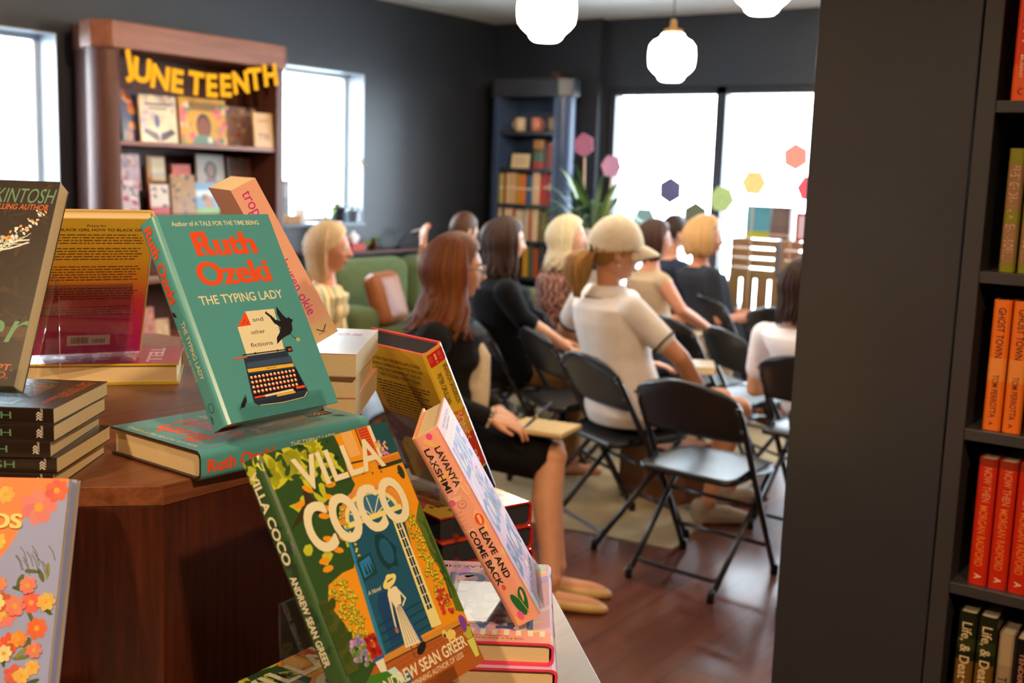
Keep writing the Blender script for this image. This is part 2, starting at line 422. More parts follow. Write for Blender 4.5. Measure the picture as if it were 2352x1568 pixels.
# side windows: frame, pane, painted sill
for i, (y0, y1) in enumerate((W1, W2)):
    root = struct(thing('window_%d' % (i + 1), None, None, (WX - .17, (y0 + y1) / 2, ZS)))
    mb = MB(); h = ZT - ZS; hw = (y1 - y0) / 2; fr = .035
    for bx in ((-hw, -hw + fr, 0, h), (hw - fr, hw, 0, h), (-hw + fr, hw - fr, 0, fr), (-hw + fr, hw - fr, h - fr, h)): mb.box(-.05, 0, *bx, lin('c9d2da'))
    mb.build('window_frame', SATIN, root, bevel=.004)
    mb = MB(); mb.box(-.028, -.022, -hw + fr, hw - fr, fr, h - fr); mb.build('pane', GLASS, root)
    mb = MB(); mb.box(0, .17, hw - .006, hw, 0, h, lin('b9c4d0')); mb.box(0, .17, -hw, -hw + .006, 0, h, lin('b9c4d0')); mb.box(0, .17, -hw, hw, h - .006, h, lin('9aa3ad'))
    mb.box(-.0, .20, -hw, hw, -.02, .002, lin('6d7889')); mb.build('window_sill', SATIN, root)
root = struct(thing('window_3', None, None, (0, BY + .06, 0)))
mb = MB()
for x0, x1 in ((SX0 - .06, SX0 + .01), (-3.77, -3.685), (-2.62, -2.54), (-1.4, -1.32), (SX1 - .07, SX1)): mb.box(x0, x1, -.05, .05, SZ0, SZ1 + .06, DARK)
mb.box(SX0, SX1, -.05, .05, SZ1, SZ1 + .06, DARK); mb.box(SX0, SX1, -.05, .05, SZ0, SZ0 + .06, DARK)
mb.build('window_frame', SATIN, root, bevel=.006)
mb = MB(); mb.box(SX0, SX1, -.003, .003, SZ0 + .05, SZ1); mb.build('pane', GLASS, root)
# outside: pavement, facing building, parked car seen through the side window
mb = MB(); mb.box(-40, 40, -40, 60, -.4, -.3, lin('b8b8b6'))
struct(mb.build('pavement', PLAIN))
root = thing('building', 'pale low building far across the car park outside the window', 'building', (-30, 8, -.3))
mb = MB(); mb.box(-3, 3, -14, 14, 0, 4.2, lin('e2e4e6')); mb.build('wall', PLAIN, root)
mb = MB(); mb.box(-3.4, 3.4, -14.4, 14.4, 4.2, 4.6, lin('a9b2ba')); mb.build('roof', PLAIN, root)
for k in range(4):
    mb = MB(); mb.box(2.99, 3.04, -11 + k * 6, -8 + k * 6, 1, 2.6, lin('70808f')); mb.build('window', SATIN, root)
root = thing('car', 'dark parked car outside the side window', 'car', (-11.2, 6.1, -.3), R(8))
prof = [(-2.2, .35), (-2.25, .75), (-2.0, .95), (-1.1, 1.02), (-.5, 1.5), (.9, 1.52), (1.7, 1.05), (2.15, .95), (2.25, .6), (2.2, .35)]
mb = MB(); M = M4.Rotation(R(90), 4, 'X')
mb.prism([(x, z) for x, z in prof], -.85, .85, lin('2a323c'), M=M4(((0, 0, 1, 0), (1, 0, 0, 0), (0, 1, 0, 0), (0, 0, 0, 1)))); mb.build('body', SATIN, root, bevel=.08, seg=3)
mb = MB(); mb.prism([(-.85, 1.05), (-.42, 1.42), (.8, 1.44), (1.35, 1.08)], -.86, .86, lin('10161c'), M=M4(((0, 0, 1, 0), (1, 0, 0, 0), (0, 1, 0, 0), (0, 0, 0, 1)))); mb.build('side_window', SATIN, root)
for sx in (-.86, .86):
    for sy in (-1.4, 1.4):
        mb = MB(); mb.tube([(sx - .11, sy, .32), (sx + .11, sy, .32)], .32, lin('3c3f44'), 24); mb.build('wheel', PLAIN, root)

# ------------------------------------------------------------------ pendant lamps
GLOBE = emit('lit_opal_glass', (1.0, .87, .66), 42.0)
BRASS = paint('aged_brass', .35, .5, metal=.6)
def pendant(label, x, y, zc, s=1.0):
    root = thing('pendant_lamp', label, 'lamp', (x, y, HC), group='opal glass pendant lamps')
    zz = zc - HC; r = .135 * s
    pr = [(.05, .128), (.062, .125), (.072, .105), (.108, .085), (.128, .06), (.133, .03), (.135, 0), (.133, -.03), (.128, -.06), (.108, -.085), (.08, -.108), (.072, -.125), (.055, -.138), (.002, -.14)]
    mb = MB(); mb.lathe([(a * s, b * s + zz) for a, b in pr][::-1], (1, 1, 1), 32); mb.build('lamp_shade', GLOBE, root)
    mb = MB(); mb.lathe([(.055 * s, zz + .125 * s), (.055 * s, zz + .15 * s), (.02, zz + .16 * s), (.018, zz + .2 * s), (.006, zz + .21 * s)], lin('8a6230'), 20); mb.build('cap', BRASS, root)
    mb = MB(); mb.tube([(0, 0, zz + .2 * s), (0, 0, -.02)], .004, lin('1b1714')); mb.build('cord', PLAIN, root)
    mb = MB(); mb.lathe([(.06, -.0), (.06, -.02), (.01, -.03)][::-1], lin('2a2420'), 20); mb.build('canopy', PLAIN, root)
pendant('lit opal globe pendant nearest the corner, cut off by the top of the picture', -2.93, 4.33, 2.245)
pendant('lit opal globe pendant in full view before the big window', -3.08, 5.85, 2.20)
pendant('lit opal globe pendant of which only the rim shows above the big window', -2.07, 4.75, 2.375)

# ------------------------------------------------------------------ bookcases
WALNUTV = wood('walnut_upright', lin('40201a'), lin('6e4030'), .55, 2, 60, coat=.0, spread=.8)
WALNUTH = wood('walnut_rail', lin('6a3a28'), lin('9c6248'), .4, 0, 30, coat=.1, spread=.8)
def bookcase(root, w, d, h, r, zs, head, mats, cols, th=.03, back=True):
    """front along local x, depth along local y; quarter-round uprights at both ends"""
    cv, chh = cols
    for sgn, x in ((-1, 0), (1, w)):
        p = [(x, 0)] + [(x + sgn * r * math.sin(R(a)), r - r * math.cos(R(a))) for a in range(10, 176, 11)] + [(x + sgn * .012, 2 * r), (x + sgn * .012, d), (x - sgn * .012, d), (x - sgn * .012, 0.0)]
        mb = MB(); mb.prism(p, 0, h - .02, cv, smooth=False); o = mb.build('upright', mats[0], root)
    mb = MB(); e = .02
    p = [(-r - e, r * .55), (-r * .35, -e), (w + r * .35, -e), (w + r + e, r * .55), (w + r + e, r * 1.5), (w + .02, 2 * r + .06), (w + .02, d), (-.02, d), (-.02, 2 * r + .06), (-r - e, r * 1.5)]
    mb.prism(p, h - head, h, chh); mb.build('header', mats[1], root, bevel=.006)
    mb = MB(); mb.box(.0125, w - .0125, d - .015, d, 0, h - .03, cv); mb.build('back_panel', mats[0], root)
    for z in zs:
        mb = MB(); mb.box(.0125, w - .0125, .012, d - .015, z - th, z, chh); mb.build('shelf', mats[1], root, bevel=.002)
    mb = MB(); mb.box(.0125, w - .0125, .02, d - .02, 0, .1, cv); mb.build('plinth', mats[0], root)
root = thing('bookcase', 'tall walnut bookcase with rounded uprights under the yellow letter banner', 'bookcase', (-5.4, 3.81, 0), R(90))
bookcase(root, 1.17, .39, 2.255, .105, (1.615, 1.20, .83, .47), .145, (WALNUTV, WALNUTH), ((.2, .1, .08), (.4, .2, .12)), th=.025)
root = thing('bookcase', 'tall dark navy bookcase of mugs and books in the corner', 'bookcase', (-5.52, 7.5, 0), 0)
bookcase(root, .56, .295, 2.265, .108, (1.85, 1.555, 1.262, .967, .67, .38), .14, (CASEP, CASEP), (lin('3d4f70'), lin('31353f')))
# the shelving beside the camera: one wide plain end panel, a stile and open shelves
CX = -.452; CY = 2.03
root = thing('shelving', 'near black floor to ceiling shelving of new novels with a wide plain panel', 'bookcase', (CX, CY, 0))
mb = MB(); mb.box(-.32, -.034, 0, .32, 0, HC - .02, lin('34343b')); mb.build('side_panel', CASEP, root, bevel=.002)
mb = MB(); mb.box(-.031, 0, -.0, .32, 0, HC - .02, lin('3a383c')); mb.build('stile', CASEP, root, bevel=.0015)
mb = MB(); mb.box(1.0, 1.03, 0, .32, 0, HC - .02, lin('38363a')); mb.build('stile', CASEP, root)
mb = MB(); mb.box(0, 1.0, .3, .32, 0, HC - .02, lin('1c1c20')); mb.build('back_panel', CASEP, root)
SHZ = (2.22, 1.93, 1.651, 1.362, 1.084, .801, .51, .22)
for z in SHZ: mb = MB(); mb.box(0, 1.0, 0.002, .3, z - .02, z, lin('3b393d')); mb.build('shelf', CASEP, root, bevel=.001)
# ------------------------------------------------------------------ two-tier display table
ZU, ZL = 1.204, .86
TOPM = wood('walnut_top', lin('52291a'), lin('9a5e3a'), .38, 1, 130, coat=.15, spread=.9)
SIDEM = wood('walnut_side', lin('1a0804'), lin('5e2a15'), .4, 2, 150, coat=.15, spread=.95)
GREYM = wood('laminate_top', lin('8d7a72'), lin('a89890'), .38, 1, 40, coat=.1, spread=.9)
UP = [(-.836, .63), (-.836, .89), (-1.16, 1.214), (-1.62, 1.214), (-1.944, .89), (-1.944, .43), (-1.62, .106), (-1.36, .106)]
LO = [(-.42, .36), (-.42, .922), (-1.16, 1.66), (-1.75, 1.66), (-2.3, 1.1), (-2.3, .3), (-1.7, -.3), (-1.08, -.3)]
root = thing('display_table', 'two-tier walnut display table with cut corners under the new books', 'table', (-1.39, .66, 0))
off = lambda P: [(x + 1.39, y - .66) for x, y in P]
def inset(P, k): return [(x * k, y * k) for x, y in P]
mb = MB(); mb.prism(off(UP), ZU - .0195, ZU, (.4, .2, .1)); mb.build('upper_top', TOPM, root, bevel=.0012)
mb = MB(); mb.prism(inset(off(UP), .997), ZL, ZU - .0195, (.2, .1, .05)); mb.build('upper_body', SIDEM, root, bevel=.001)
mb = MB(); mb.prism(off(LO), ZL - .04, ZL, (.4, .3, .3)); mb.build('lower_top', GREYM, root, bevel=.001)
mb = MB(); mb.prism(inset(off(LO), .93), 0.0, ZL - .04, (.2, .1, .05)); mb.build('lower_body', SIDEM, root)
# ------------------------------------------------------------------ new books on the display table
def wl(h, tint=(1.0, .74, .46), k=1.25):
    """own colour of a print from how it looks under the warm lamps"""
    c = lin(h); return tuple(min(.93, x / t * k) for x, t in zip(c, tint))
TEAL = wl('4f8672'); RED = wl('f8481c'); CRM = wl('ecc288'); BLK = wl('231d1a')

def ruth_front(A, w, h):
    X = lambda u: u * w
    Y = lambda v: v * h
    A.text('Author of A TALE FOR THE TIME BEING', X(.115), Y(.945), .0052, CRM, w=.765 * w, bold=.01)
    A.text('Ruth', X(.24), Y(.797), .0255, RED, w=.53 * w, bold=.02, fat=.0009)
    A.text('Ozeki', X(.18), Y(.65), .0255, RED, w=.63 * w, bold=.02, fat=.0009)
    for u, v, q in ((.255, .797, .1), (.27, .905, .1)): A.rect(X(u - .02), Y(v), X(u + q), Y(v) + .0022, RED)
    A.text('THE TYPING LADY', X(.118), Y(.556), .0098, CRM, w=.735 * w, bold=.012)
    A.poly([(X(.352), Y(.435)), (X(.464), Y(.506)), (X(.725), Y(.505)), (X(.682), Y(.29)), (X(.342), Y(.295))], CRM)
    A.poly([(X(.352), Y(.435)), (X(.464), Y(.506)), (X(.473), Y(.437))], RED)
    for k in range(5): A.ell(X(.41 + .012 * k), Y(.447 + .008 * (k % 3)), .0012, .0008, wl('b03018'), 6)
    for s_, u, v, q in (('and', .50, .452, .095), ('other', .448, .392, .125), ('fictions', .407, .331, .196)): A.text(s_, X(u), Y(v), .0046, BLK, w=q * w, bold=0)
    # bird with a key, wings raised
    A.poly([(X(.637), Y(.506)), (X(.66), Y(.475)), (X(.70), Y(.45)), (X(.745), Y(.44)), (X(.735), Y(.48)), (X(.755), Y(.516)), (X(.785), Y(.47)), (X(.81), Y(.45)), (X(.83), Y(.456)), (X(.845), Y(.445)), (X(.865), Y(.44)), (X(.84), Y(.425)), (X(.825), Y(.39)), (X(.79), Y(.37)), (X(.74), Y(.362)), (X(.70), Y(.352)), (X(.64), Y(.33)), (X(.655), Y(.36)), (X(.70), Y(.385)), (X(.725), Y(.41)), (X(.68), Y(.432))], BLK)
    for k in range(5): A.poly([(X(.645 + .018 * k), Y(.497 - .011 * k)), (X(.63 + .016 * k), Y(.487 - .012 * k)), (X(.70), Y(.44))], BLK)
    A.line([(X(.79), Y(.372)), (X(.81), Y(.35)), (X(.83), Y(.346))], .0006, BLK); A.ell(X(.842), Y(.338), .0025, .002, wl('e8b840'), 10); A.ell(X(.842), Y(.338), .0012, .001, TEAL, 8)
    # typewriter
    A.poly([(X(.31), Y(.29)), (X(.70), Y(.292)), (X(.755), Y(.10)), (X(.76), Y(.075)), (X(.70), Y(.052)), (X(.30), Y(.055)), (X(.262), Y(.075)), (X(.27), Y(.12))], wl('2b3038'))
    A.poly([(X(.315), Y(.262)), (X(.72), Y(.262)), (X(.716), Y(.232)), (X(.31), Y(.236))], wl('3d4650'))
    A.rect(X(.245), Y(.285), X(.34), Y(.292), RED); A.rect(X(.225), Y(.283), X(.25), Y(.289), RED); A.rect(X(.70), Y(.283), X(.755), Y(.31), BLK); A.rect(X(.715), Y(.29), X(.745), Y(.30), RED)
    A.line([(X(.31), Y(.30)), (X(.72), Y(.297))], .0012, BLK); A.ell(X(.42), Y(.30), .0013, .0013, BLK, 8); A.ell(X(.62), Y(.298), .0013, .0013, BLK, 8)
    A.poly([(X(.305), Y(.232)), (X(.715), Y(.226)), (X(.715), Y(.209)), (X(.305), Y(.215))], wl('e0a02c')); A.text('ROYAL', X(.47), Y(.218), .0016, BLK, w=.09 * w, bold=0)
    A.poly([(X(.30), Y(.206)), (X(.725), Y(.20)), (X(.745), Y(.088)), (X(.275), Y(.09))], wl('18181a'))
    for r in range(4):
        for k in range(12):
            u = .315 + .0345 * k - .006 * r; v = .192 - .023 * r
            A.ell(X(u), Y(v) - .0008, .0019, .0015, RED, 8); A.ell(X(u), Y(v), .0016, .0012, CRM, 8)
    A.rect(X(.28), Y(.092), X(.37), Y(.10), RED); A.rect(X(.66), Y(.1), X(.745), Y(.112), RED)
    A.poly([(X(.37), Y(.10)), (X(.63), Y(.105)), (X(.63), Y(.094)), (X(.37), Y(.09))], CRM); A.poly([(X(.47), Y(.09)), (X(.64), Y(.093)), (X(.64), Y(.083)), (X(.47), Y(.081))], wl('e0a02c'))
    A.line([(X(.30), Y(.057)), (X(.50), Y(.05)), (X(.70), Y(.055)), (X(.75), Y(.078))], .0009, CRM)
    A.poly([(X(.14), Y(.062)), (X(.16), Y(.085)), (X(.215), Y(.112)), (X(.205), Y(.085)), (X(.17), Y(.062))], BLK); A.line([(X(.125), Y(.052)), (X(.215), Y(.12))], .0005, BLK)
def ruth_spine(A, h, t):
    A.text('Ruth Ozeki', .034 * h, .27 * t, .44 * t, RED, w=.365 * h, bold=.02, fat=.0004)
    A.poly([(.43 * h, .2 * t), (.44 * h, .35 * t), (.465 * h, .4 * t), (.45 * h, .2 * t)], BLK)
    A.text('THE TYPING LADY', .495 * h, .48 * t, .22 * t, CRM, w=.275 * h, bold=.012)
    A.text('AND OTHER FICTIONS', .515 * h, .17 * t, .13 * t, CRM, w=.25 * h, bold=0)
    A.ell(.9 * h, .5 * t, .005, .004, wl('2c5a50'), 12); A.ell(.9 * h, .5 * t, .0038, .003, TEAL, 12)
    A.text('viking', .93 * h, .3 * t, .1 * t, BLK, bold=.01)
ruthO, ruthD = (-.8043, .6806, 1.2587), (.1458, .2187, .0262)
RM = standing(ruthO, 89.9, 29.5)
book('book', 'teal hardcover with red author name and typewriter, propped upright on a stand', RM, ruthD, TEAL, front=ruth_front, spine=ruth_spine, board=wl('8c1a14'), group='teal typewriter hardcovers')
easel('clear acrylic stand holding the upright teal typewriter book', RM, ruthD, 29.5, .015, .125, .125, lip=.016)
book('book', 'teal hardcover lying flat under the upright teal book at the table corner', lying((-.8113, .8799, 1.2331), 177.3), (.1469, .2193, .0289), TEAL, front=ruth_front, spine=ruth_spine, board=wl('2c1612'), group='teal typewriter hardcovers')

# --- orange and green villa novel
GRN, ORG, DTL = wl('31461c'), wl('f58414'), wl('234a52')
def villa_front(A, w, h):
    P = lambda pts: [(u * w, v * h) for u, v in pts]
    A.poly(P([(.56, 1), (.57, .93), (.555, .86), (.57, .8), (.44, .74), (.40, .60), (.33, .52), (.24, .52), (.12, .50), (.07, .44), (.10, .33), (.2, .2), (.9, .15), (1, .15), (1, 1)]), ORG)
    for k in range(26): A.lay(1); A.ell((.03 + .5 * rnd.random()) * w, (.86 + .15 * rnd.random()) * h, .011, .006, wl('c2b022'), 9, rnd.random() * 3, .35)
    A.lay()
    for k in range(22): A.lay(1); A.ell((.0 + .55 * rnd.random()) * w, (.84 + .15 * rnd.random()) * h, .006, .0025, GRN, 7, rnd.random() * 3, .4)
    A.lay()
    for k in range(9): A.ell((.05 + .35 * rnd.random()) * w, (.58 + .24 * rnd.random()) * h, .007, .004, wl('b8aa24'), 8, rnd.random() * 3, .4)
    A.poly(P([(.02, .72), (.18, .80), (.20, .86), (.24, .80), (.26, .72), (.21, .76)]), wl('3f2a18'))
    for k in range(14): A.ell((.05 + .38 * rnd.random()) * w, (.52 + .33 * rnd.random()) * h, .0065, .0028, ORG, 9, -.7 + rnd.random())
    # wall details above the door: shutter, window, cornice
    A.rect(.61 * w, .90 * h, .70 * w, h, wl('f29a48')); A.line(P([(.60, .88), (.73, .875), (.735, 1)]), .0014, BLK)
    A.rect(.745 * w, .87 * h, .83 * w, h, wl('d84a1c'))
    for k in range(11): A.line(P([(.75, .88 + .011 * k), (.825, .882 + .011 * k)]), .0008, wl('8c2c14'))
    A.rect(.855 * w, .87 * h, w, h, wl('24463e')); A.rect(.835 * w, .87 * h, .86 * w, h, CRM)
    for k in range(26): A.ell((.84 + .1 * rnd.random()) * w, (.87 + .06 * rnd.random()) * h, .0016, .0016, (wl('e07a88'), wl('c8b030'), wl('b86a90'))[k % 3], 7)
    A.rect(.79 * w, .84 * h, w, .862 * h, wl('c86a20')); A.rect(.79 * w, .825 * h, w, .84 * h, wl('2c3418'))
    for u, v in ((.66, .83), (.73, .82), (.8, .815), (.93, .79)): A.ell(u * w, v * h, .0012, .0012, wl('7a3c10'), 7)
    A.ell(.955 * w, .79 * h, .004, .007, wl('2c3418'), 10)
    # arch and doorway
    A.ell(.61 * w, .68 * h, .245 * w, .105 * h, wl('d27a36'), 30); A.ell(.61 * w, .675 * h, .215 * w, .09 * h, wl('e8c060'), 30); A.ell(.61 * w, .67 * h, .19 * w, .078 * h, wl('35606c'), 30)
    for k in range(7): a = math.pi * k / 6; A.line([(.61 * w, .665 * h), (.61 * w + .19 * w * math.cos(a), .665 * h + .078 * h * math.sin(a))], .0012, CRM)
    A.poly(P([(.37, .665), (.84, .665), (.72, .2), (.284, .2)]), DTL); A.rect(.37 * w, .655 * h, .845 * w, .675 * h, wl('e8c060'))
    A.poly(P([(.365, .66), (.385, .66), (.305, .18), (.275, .18)]), wl('2f7080'))
    A.poly(P([(.36, .54), (.48, .55), (.475, .47), (.355, .46)]), wl('1d3a30')); A.poly(P([(.375, .53), (.465, .54), (.46, .48), (.37, .472)]), wl('2f6a86'))
    for k in range(3): A.poly(P([(.39 + .025 * k, .478), (.40 + .025 * k, .525), (.41 + .025 * k, .48)]), wl('1d3a30'))
    A.ell(.60 * w, .53 * h, .012, .017, wl('1b3531'), 12, 0, .2); A.ell(.60 * w, .53 * h, .008, .012, wl('24505a'), 12)
    A.poly(P([(.38, .36), (.42, .40), (.50, .40), (.53, .34), (.55, .22), (.37, .22)]), wl('1f3b52'))
    for k in range(4): A.line(P([(.33, .3 - .03 * k), (.7, .31 - .03 * k)]), .0012, wl('1a3238'))
    A.text('A Novel', .35 * w, .41 * h, .0038, CRM, w=.1 * w, bold=0, shear=.3)
    # glazed leaf of the door
    A.poly(P([(.735, .625), (.80, .62), (.785, .2), (.70, .205)]), wl('e0c068')); A.poly(P([(.75, .61), (.785, .607), (.765, .27), (.725, .27)]), wl('1f3236'))
    for k in range(9): A.line(P([(.725 + .0027 * k, .29 + .037 * k), (.768 + .002 * k, .29 + .037 * k)]), .0009, CRM)
    A.line(P([(.768, .61), (.745, .27)]), .0009, CRM)
    # climbing yellow vines, hedges, flowers
    for u0, u1, v0, v1, n in ((.10, .27, .26, .50, 170), (.82, .93, .25, .62, 150), (.36, .42, .55, .74, 24)):
        for k in range(n):
            v = v0 + (v1 - v0) * rnd.random(); u = u0 + (u1 - u0) * (rnd.random() * .75 + .25 * math.sin(v * 40) ** 2); A.lay(1); A.ell(u * w, v * h, .0018, .0015, wl('2e2c10'), 6); A.lay(2 + k % 2); A.ell(u * w, v * h + .0003, .0015, .0012, (wl('d6b62a'), wl('b8a024'))[k % 2], 6)
        A.lay()
    A.poly(P([(.92, .6), (1, .66), (1, .2), (.94, .22), (.96, .35), (.92, .45)]), wl('56601c'))
    for k in range(22): A.line(P([(.93 + .05 * rnd.random(), .25 + .36 * rnd.random()), (.985, .24 + .38 * rnd.random())]), .0012, GRN)
    A.poly(P([(0, .46), (.06, .46), (.12, .36), (.14, .28), (.1, .2), (0, .2)]), wl('4a4a18'))
    for k in range(14): A.ell((.02 + .09 * rnd.random()) * w, (.22 + .23 * rnd.random()) * h, .006, .004, wl('3a4212'), 8, rnd.random())
    for k in range(40): A.lay(1 + k % 3); A.ell((.10 + .10 * rnd.random()) * w, (.2 + .1 * rnd.random()) * h, .0024, .002, (wl('c08ab0'), wl('9a6a9c'), wl('6a7a30'))[k % 3], 8)
    A.lay()
    for k in range(40): A.lay(1 + k % 2); A.ell((.2 + .08 * rnd.random()) * w, (.21 + .08 * rnd.random()) * h, .0024, .0022, (wl('c23020'), wl('a82418'))[k % 2], 8)
    A.lay()
    for k in range(36): A.lay(1 + k % 2); A.ell((.83 + .09 * rnd.random()) * w, (.22 + .1 * rnd.random()) * h, .002, .0018, (wl('d0402c'), wl('b83426'))[k % 2], 7)
    A.lay()
    # steps, brick base, pots, dog
    A.poly(P([(.2, .185), (.98, .165), (1, 0), (0, 0), (.05, .12)]), wl('a8511c')); A.poly(P([(.26, .2), (.97, .185), (.98, .165), (.25, .178)]), wl('c87a28'))
    A.line(P([(.25, .176), (.98, .162)]), .001, BLK)
    for r in range(7):
        for k in range(14): A.lay(1); A.line(P([(.2 + .055 * k + .02 * (r % 2), .155 - .015 * r), (.24 + .055 * k + .02 * (r % 2), .154 - .015 * r)]), .0005, wl('7c3814'))
    A.lay()
    A.poly(P([(.215, .2), (.28, .2), (.27, .14), (.23, .14)]), wl('d8c890')); A.rect(.205 * w, .195 * h, .29 * w, .207 * h, wl('31507a'))
    A.poly(P([(.925, .1), (.99, .1), (.975, .03), (.94, .03)]), wl('c8b84a')); A.ell(.955 * w, .12 * h, .007, .006, wl('b09a2c'), 9, 0, .3); A.ell(.95 * w, .17 * h, .006, .009, wl('7a3a7a'), 9, 0, .3)
    A.ell(.82 * w, .15 * h, .007, .0045, wl('e2b050'), 10); A.ell(.775 * w, .163 * h, .0035, .004, wl('e2b050'), 10); A.ell(.77 * w, .157 * h, .0016, .002, BLK, 7); A.rect(.785 * w, .12 * h, .80 * w, .145 * h, wl('e2b050')); A.rect(.83 * w, .122 * h, .845 * w, .147 * h, wl('e2b050'))
    # woman in a straw hat, white blouse and long skirt, seen from behind
    A.poly(P([(.50, .335), (.545, .335), (.60, .18), (.465, .185)]), wl('25406a'))
    A.poly(P([(.495, .335), (.54, .33), (.575, .18), (.455, .187)]), CRM)
    for k in range(5): A.line(P([(.505 + .007 * k, .33), (.475 + .022 * k, .19)]), .0006, wl('5a4a3a'))
    A.poly(P([(.478, .385), (.50, .405), (.56, .40), (.575, .375), (.55, .335), (.495, .333)]), CRM)
    A.poly(P([(.478, .385), (.50, .39), (.465, .31), (.45, .265), (.44, .27)]), CRM); A.poly(P([(.575, .378), (.56, .39), (.585, .345), (.55, .33), (.552, .322), (.60, .345)]), CRM)
    A.ell(.443 * w, .258 * h, .002, .003, wl('a8603a'), 8); A.rect(.515 * w, .40 * h, .535 * w, .415 * h, wl('7a4028'))
    A.ell(.53 * w, .425 * h, .0105, .0045, wl('e8c060'), 16, .3); A.ell(.535 * w, .432 * h, .005, .0045, wl('e8c060'), 12); A.line(P([(.51, .426), (.56, .431)]), .0012, BLK)
    A.rect(.49 * w, .14 * h, .50 * w, .185 * h, wl('7a4028')); A.rect(.54 * w, .14 * h, .55 * w, .182 * h, wl('7a4028')); A.ell(.565 * w, .16 * h, .008, .004, BLK, 9, .4)
    # green car bonnet in the corner
    A.poly(P([(0, .0), (0, .08), (.05, .13), (.15, .165), (.27, .15), (.36, .11), (.40, .04), (.40, .0)]), wl('3f6a18')); A.poly(P([(.27, .15), (.33, .15), (.37, .10), (.34, .085)]), wl('b8c4b0')); A.poly(P([(.36, .11), (.40, .12), (.42, .08), (.385, .07)]), wl('33566a'))
    A.text('VILLA', .185 * w, .835 * h, .0295, CRM, w=.67 * w, bold=.02)
    A.text('COCO', .115 * w, .612 * h, .043, CRM, w=.79 * w, bold=.02, fat=.0012)
    A.text('ANDREW SEAN GREER', .16 * w, .085 * h, .0105, CRM, w=.755 * w, bold=.02)
    A.text('AWARD-WINNING AUTHOR OF LESS', .25 * w, .055 * h, .0048, CRM, w=.6 * w, bold=0)
def villa_spine(A, h, t):
    for k in range(9): A.ell(rnd.random() * .1 * h, rnd.random() * t, .005, .0025, wl('b8aa24'), 8, rnd.random() * 3, .4)
    for k in range(14): A.ell((.2 + rnd.random() * .5) * h, rnd.random() * t, .009, .004, wl('24341a'), 8, rnd.random() * 3, .4)
    A.rect(.86 * h, 0, h, t, wl('8a4a1c'))
    A.text('VILLA COCO', .045 * h, .28 * t, .42 * t, CRM, w=.34 * h, bold=.03)
    A.text('ANDREW SEAN GREER', .425 * h, .3 * t, .34 * t, CRM, w=.325 * h, bold=.03)
vO, vD = (-.558, .6104, 1.0594), (.1663, .2386, .0217)
VM = standing(vO, 93.4, 30)
book('book', 'orange and green hardcover of a villa doorway, propped upright on a stand', VM, vD, GRN, front=villa_front, spine=villa_spine, board=wl('b8642a'), group='orange and green villa hardcovers')
easel('clear acrylic stand holding the orange and green villa book', VM, vD, 30, -.012, .12, .12, lip=.012, drop=.007)
for k in range(6):
    book('book', 'orange and green villa hardcover lying on top of the stack under the propped copy' if k == 0 else 'orange and green villa hardcover lower in the stack under the propped copy',
         lying((-.505 + .003 * (k % 2), .600, 1.0355 - .0292 * k), 92 + (k % 3) * 1.2), (.1663, .2386, .0290), GRN, front=villa_front if k == 0 else None, spine=villa_spine if k == 0 else None, board=wl('b8642a'), group='orange and green villa hardcovers in the stack' if k else 'orange and green villa hardcovers')

# --- coral and pink romance
PNK, COR = wl('cf9ca0'), wl('f08a62')
def leave_front(A, w, h, lying_=False):
    cols = [wl('e89888'), wl('dcb060'), wl('cc7290'), wl('ecb8a8'), wl('b88c98')]
    A.rect(0, 0, w, h, wl('e29a88') if lying_ else PNK); A.rect(.0, .88 * h, w, h, COR)
    for k in range(70): A.lay(1 + k % 5); A.ell(rnd.random() * w, (.08 + .8 * rnd.random()) * h, .006 + .014 * rnd.random(), .003 + .004 * rnd.random(), cols[k % 5], 10, rnd.random() * 3, .3)
    A.lay()
    for k in range(12): A.rect((.05 + .08 * k) * w, .87 * h, (.085 + .08 * k) * w, .93 * h, wl('f2c890'))
    A.text('WILDLY ROMANTIC, WISE, AND', .5 * w, .955 * h, .0034, BLK, w=.62 * w, al='C', bold=0)
    A.text('ANNABEL MONAGHAN', .5 * w, .93 * h, .003, BLK, w=.42 * w, al='C', bold=0)
    ink = wl('4a5670')
    for s_, v, q in (('LEAVE', .70, .74), ('COME', .40, .76), ('BACK', .17, .8)): A.text(s_, .13 * w, v * h, .036, ink, w=q * w, bold=.03)
    A.text('AND', .4 * w, .58 * h, .018, ink, w=.35 * w, bold=.02)
    A.text('LAVANYA LAKSHMI', .12 * w, .06 * h, .008, BLK, w=.76 * w, bold=.01)
    A.poly([(.03 * w, .02 * h), (.2 * w, .02 * h), (.12 * w, .09 * h), (.03 * w, .07 * h)], wl('a8c8c0'))
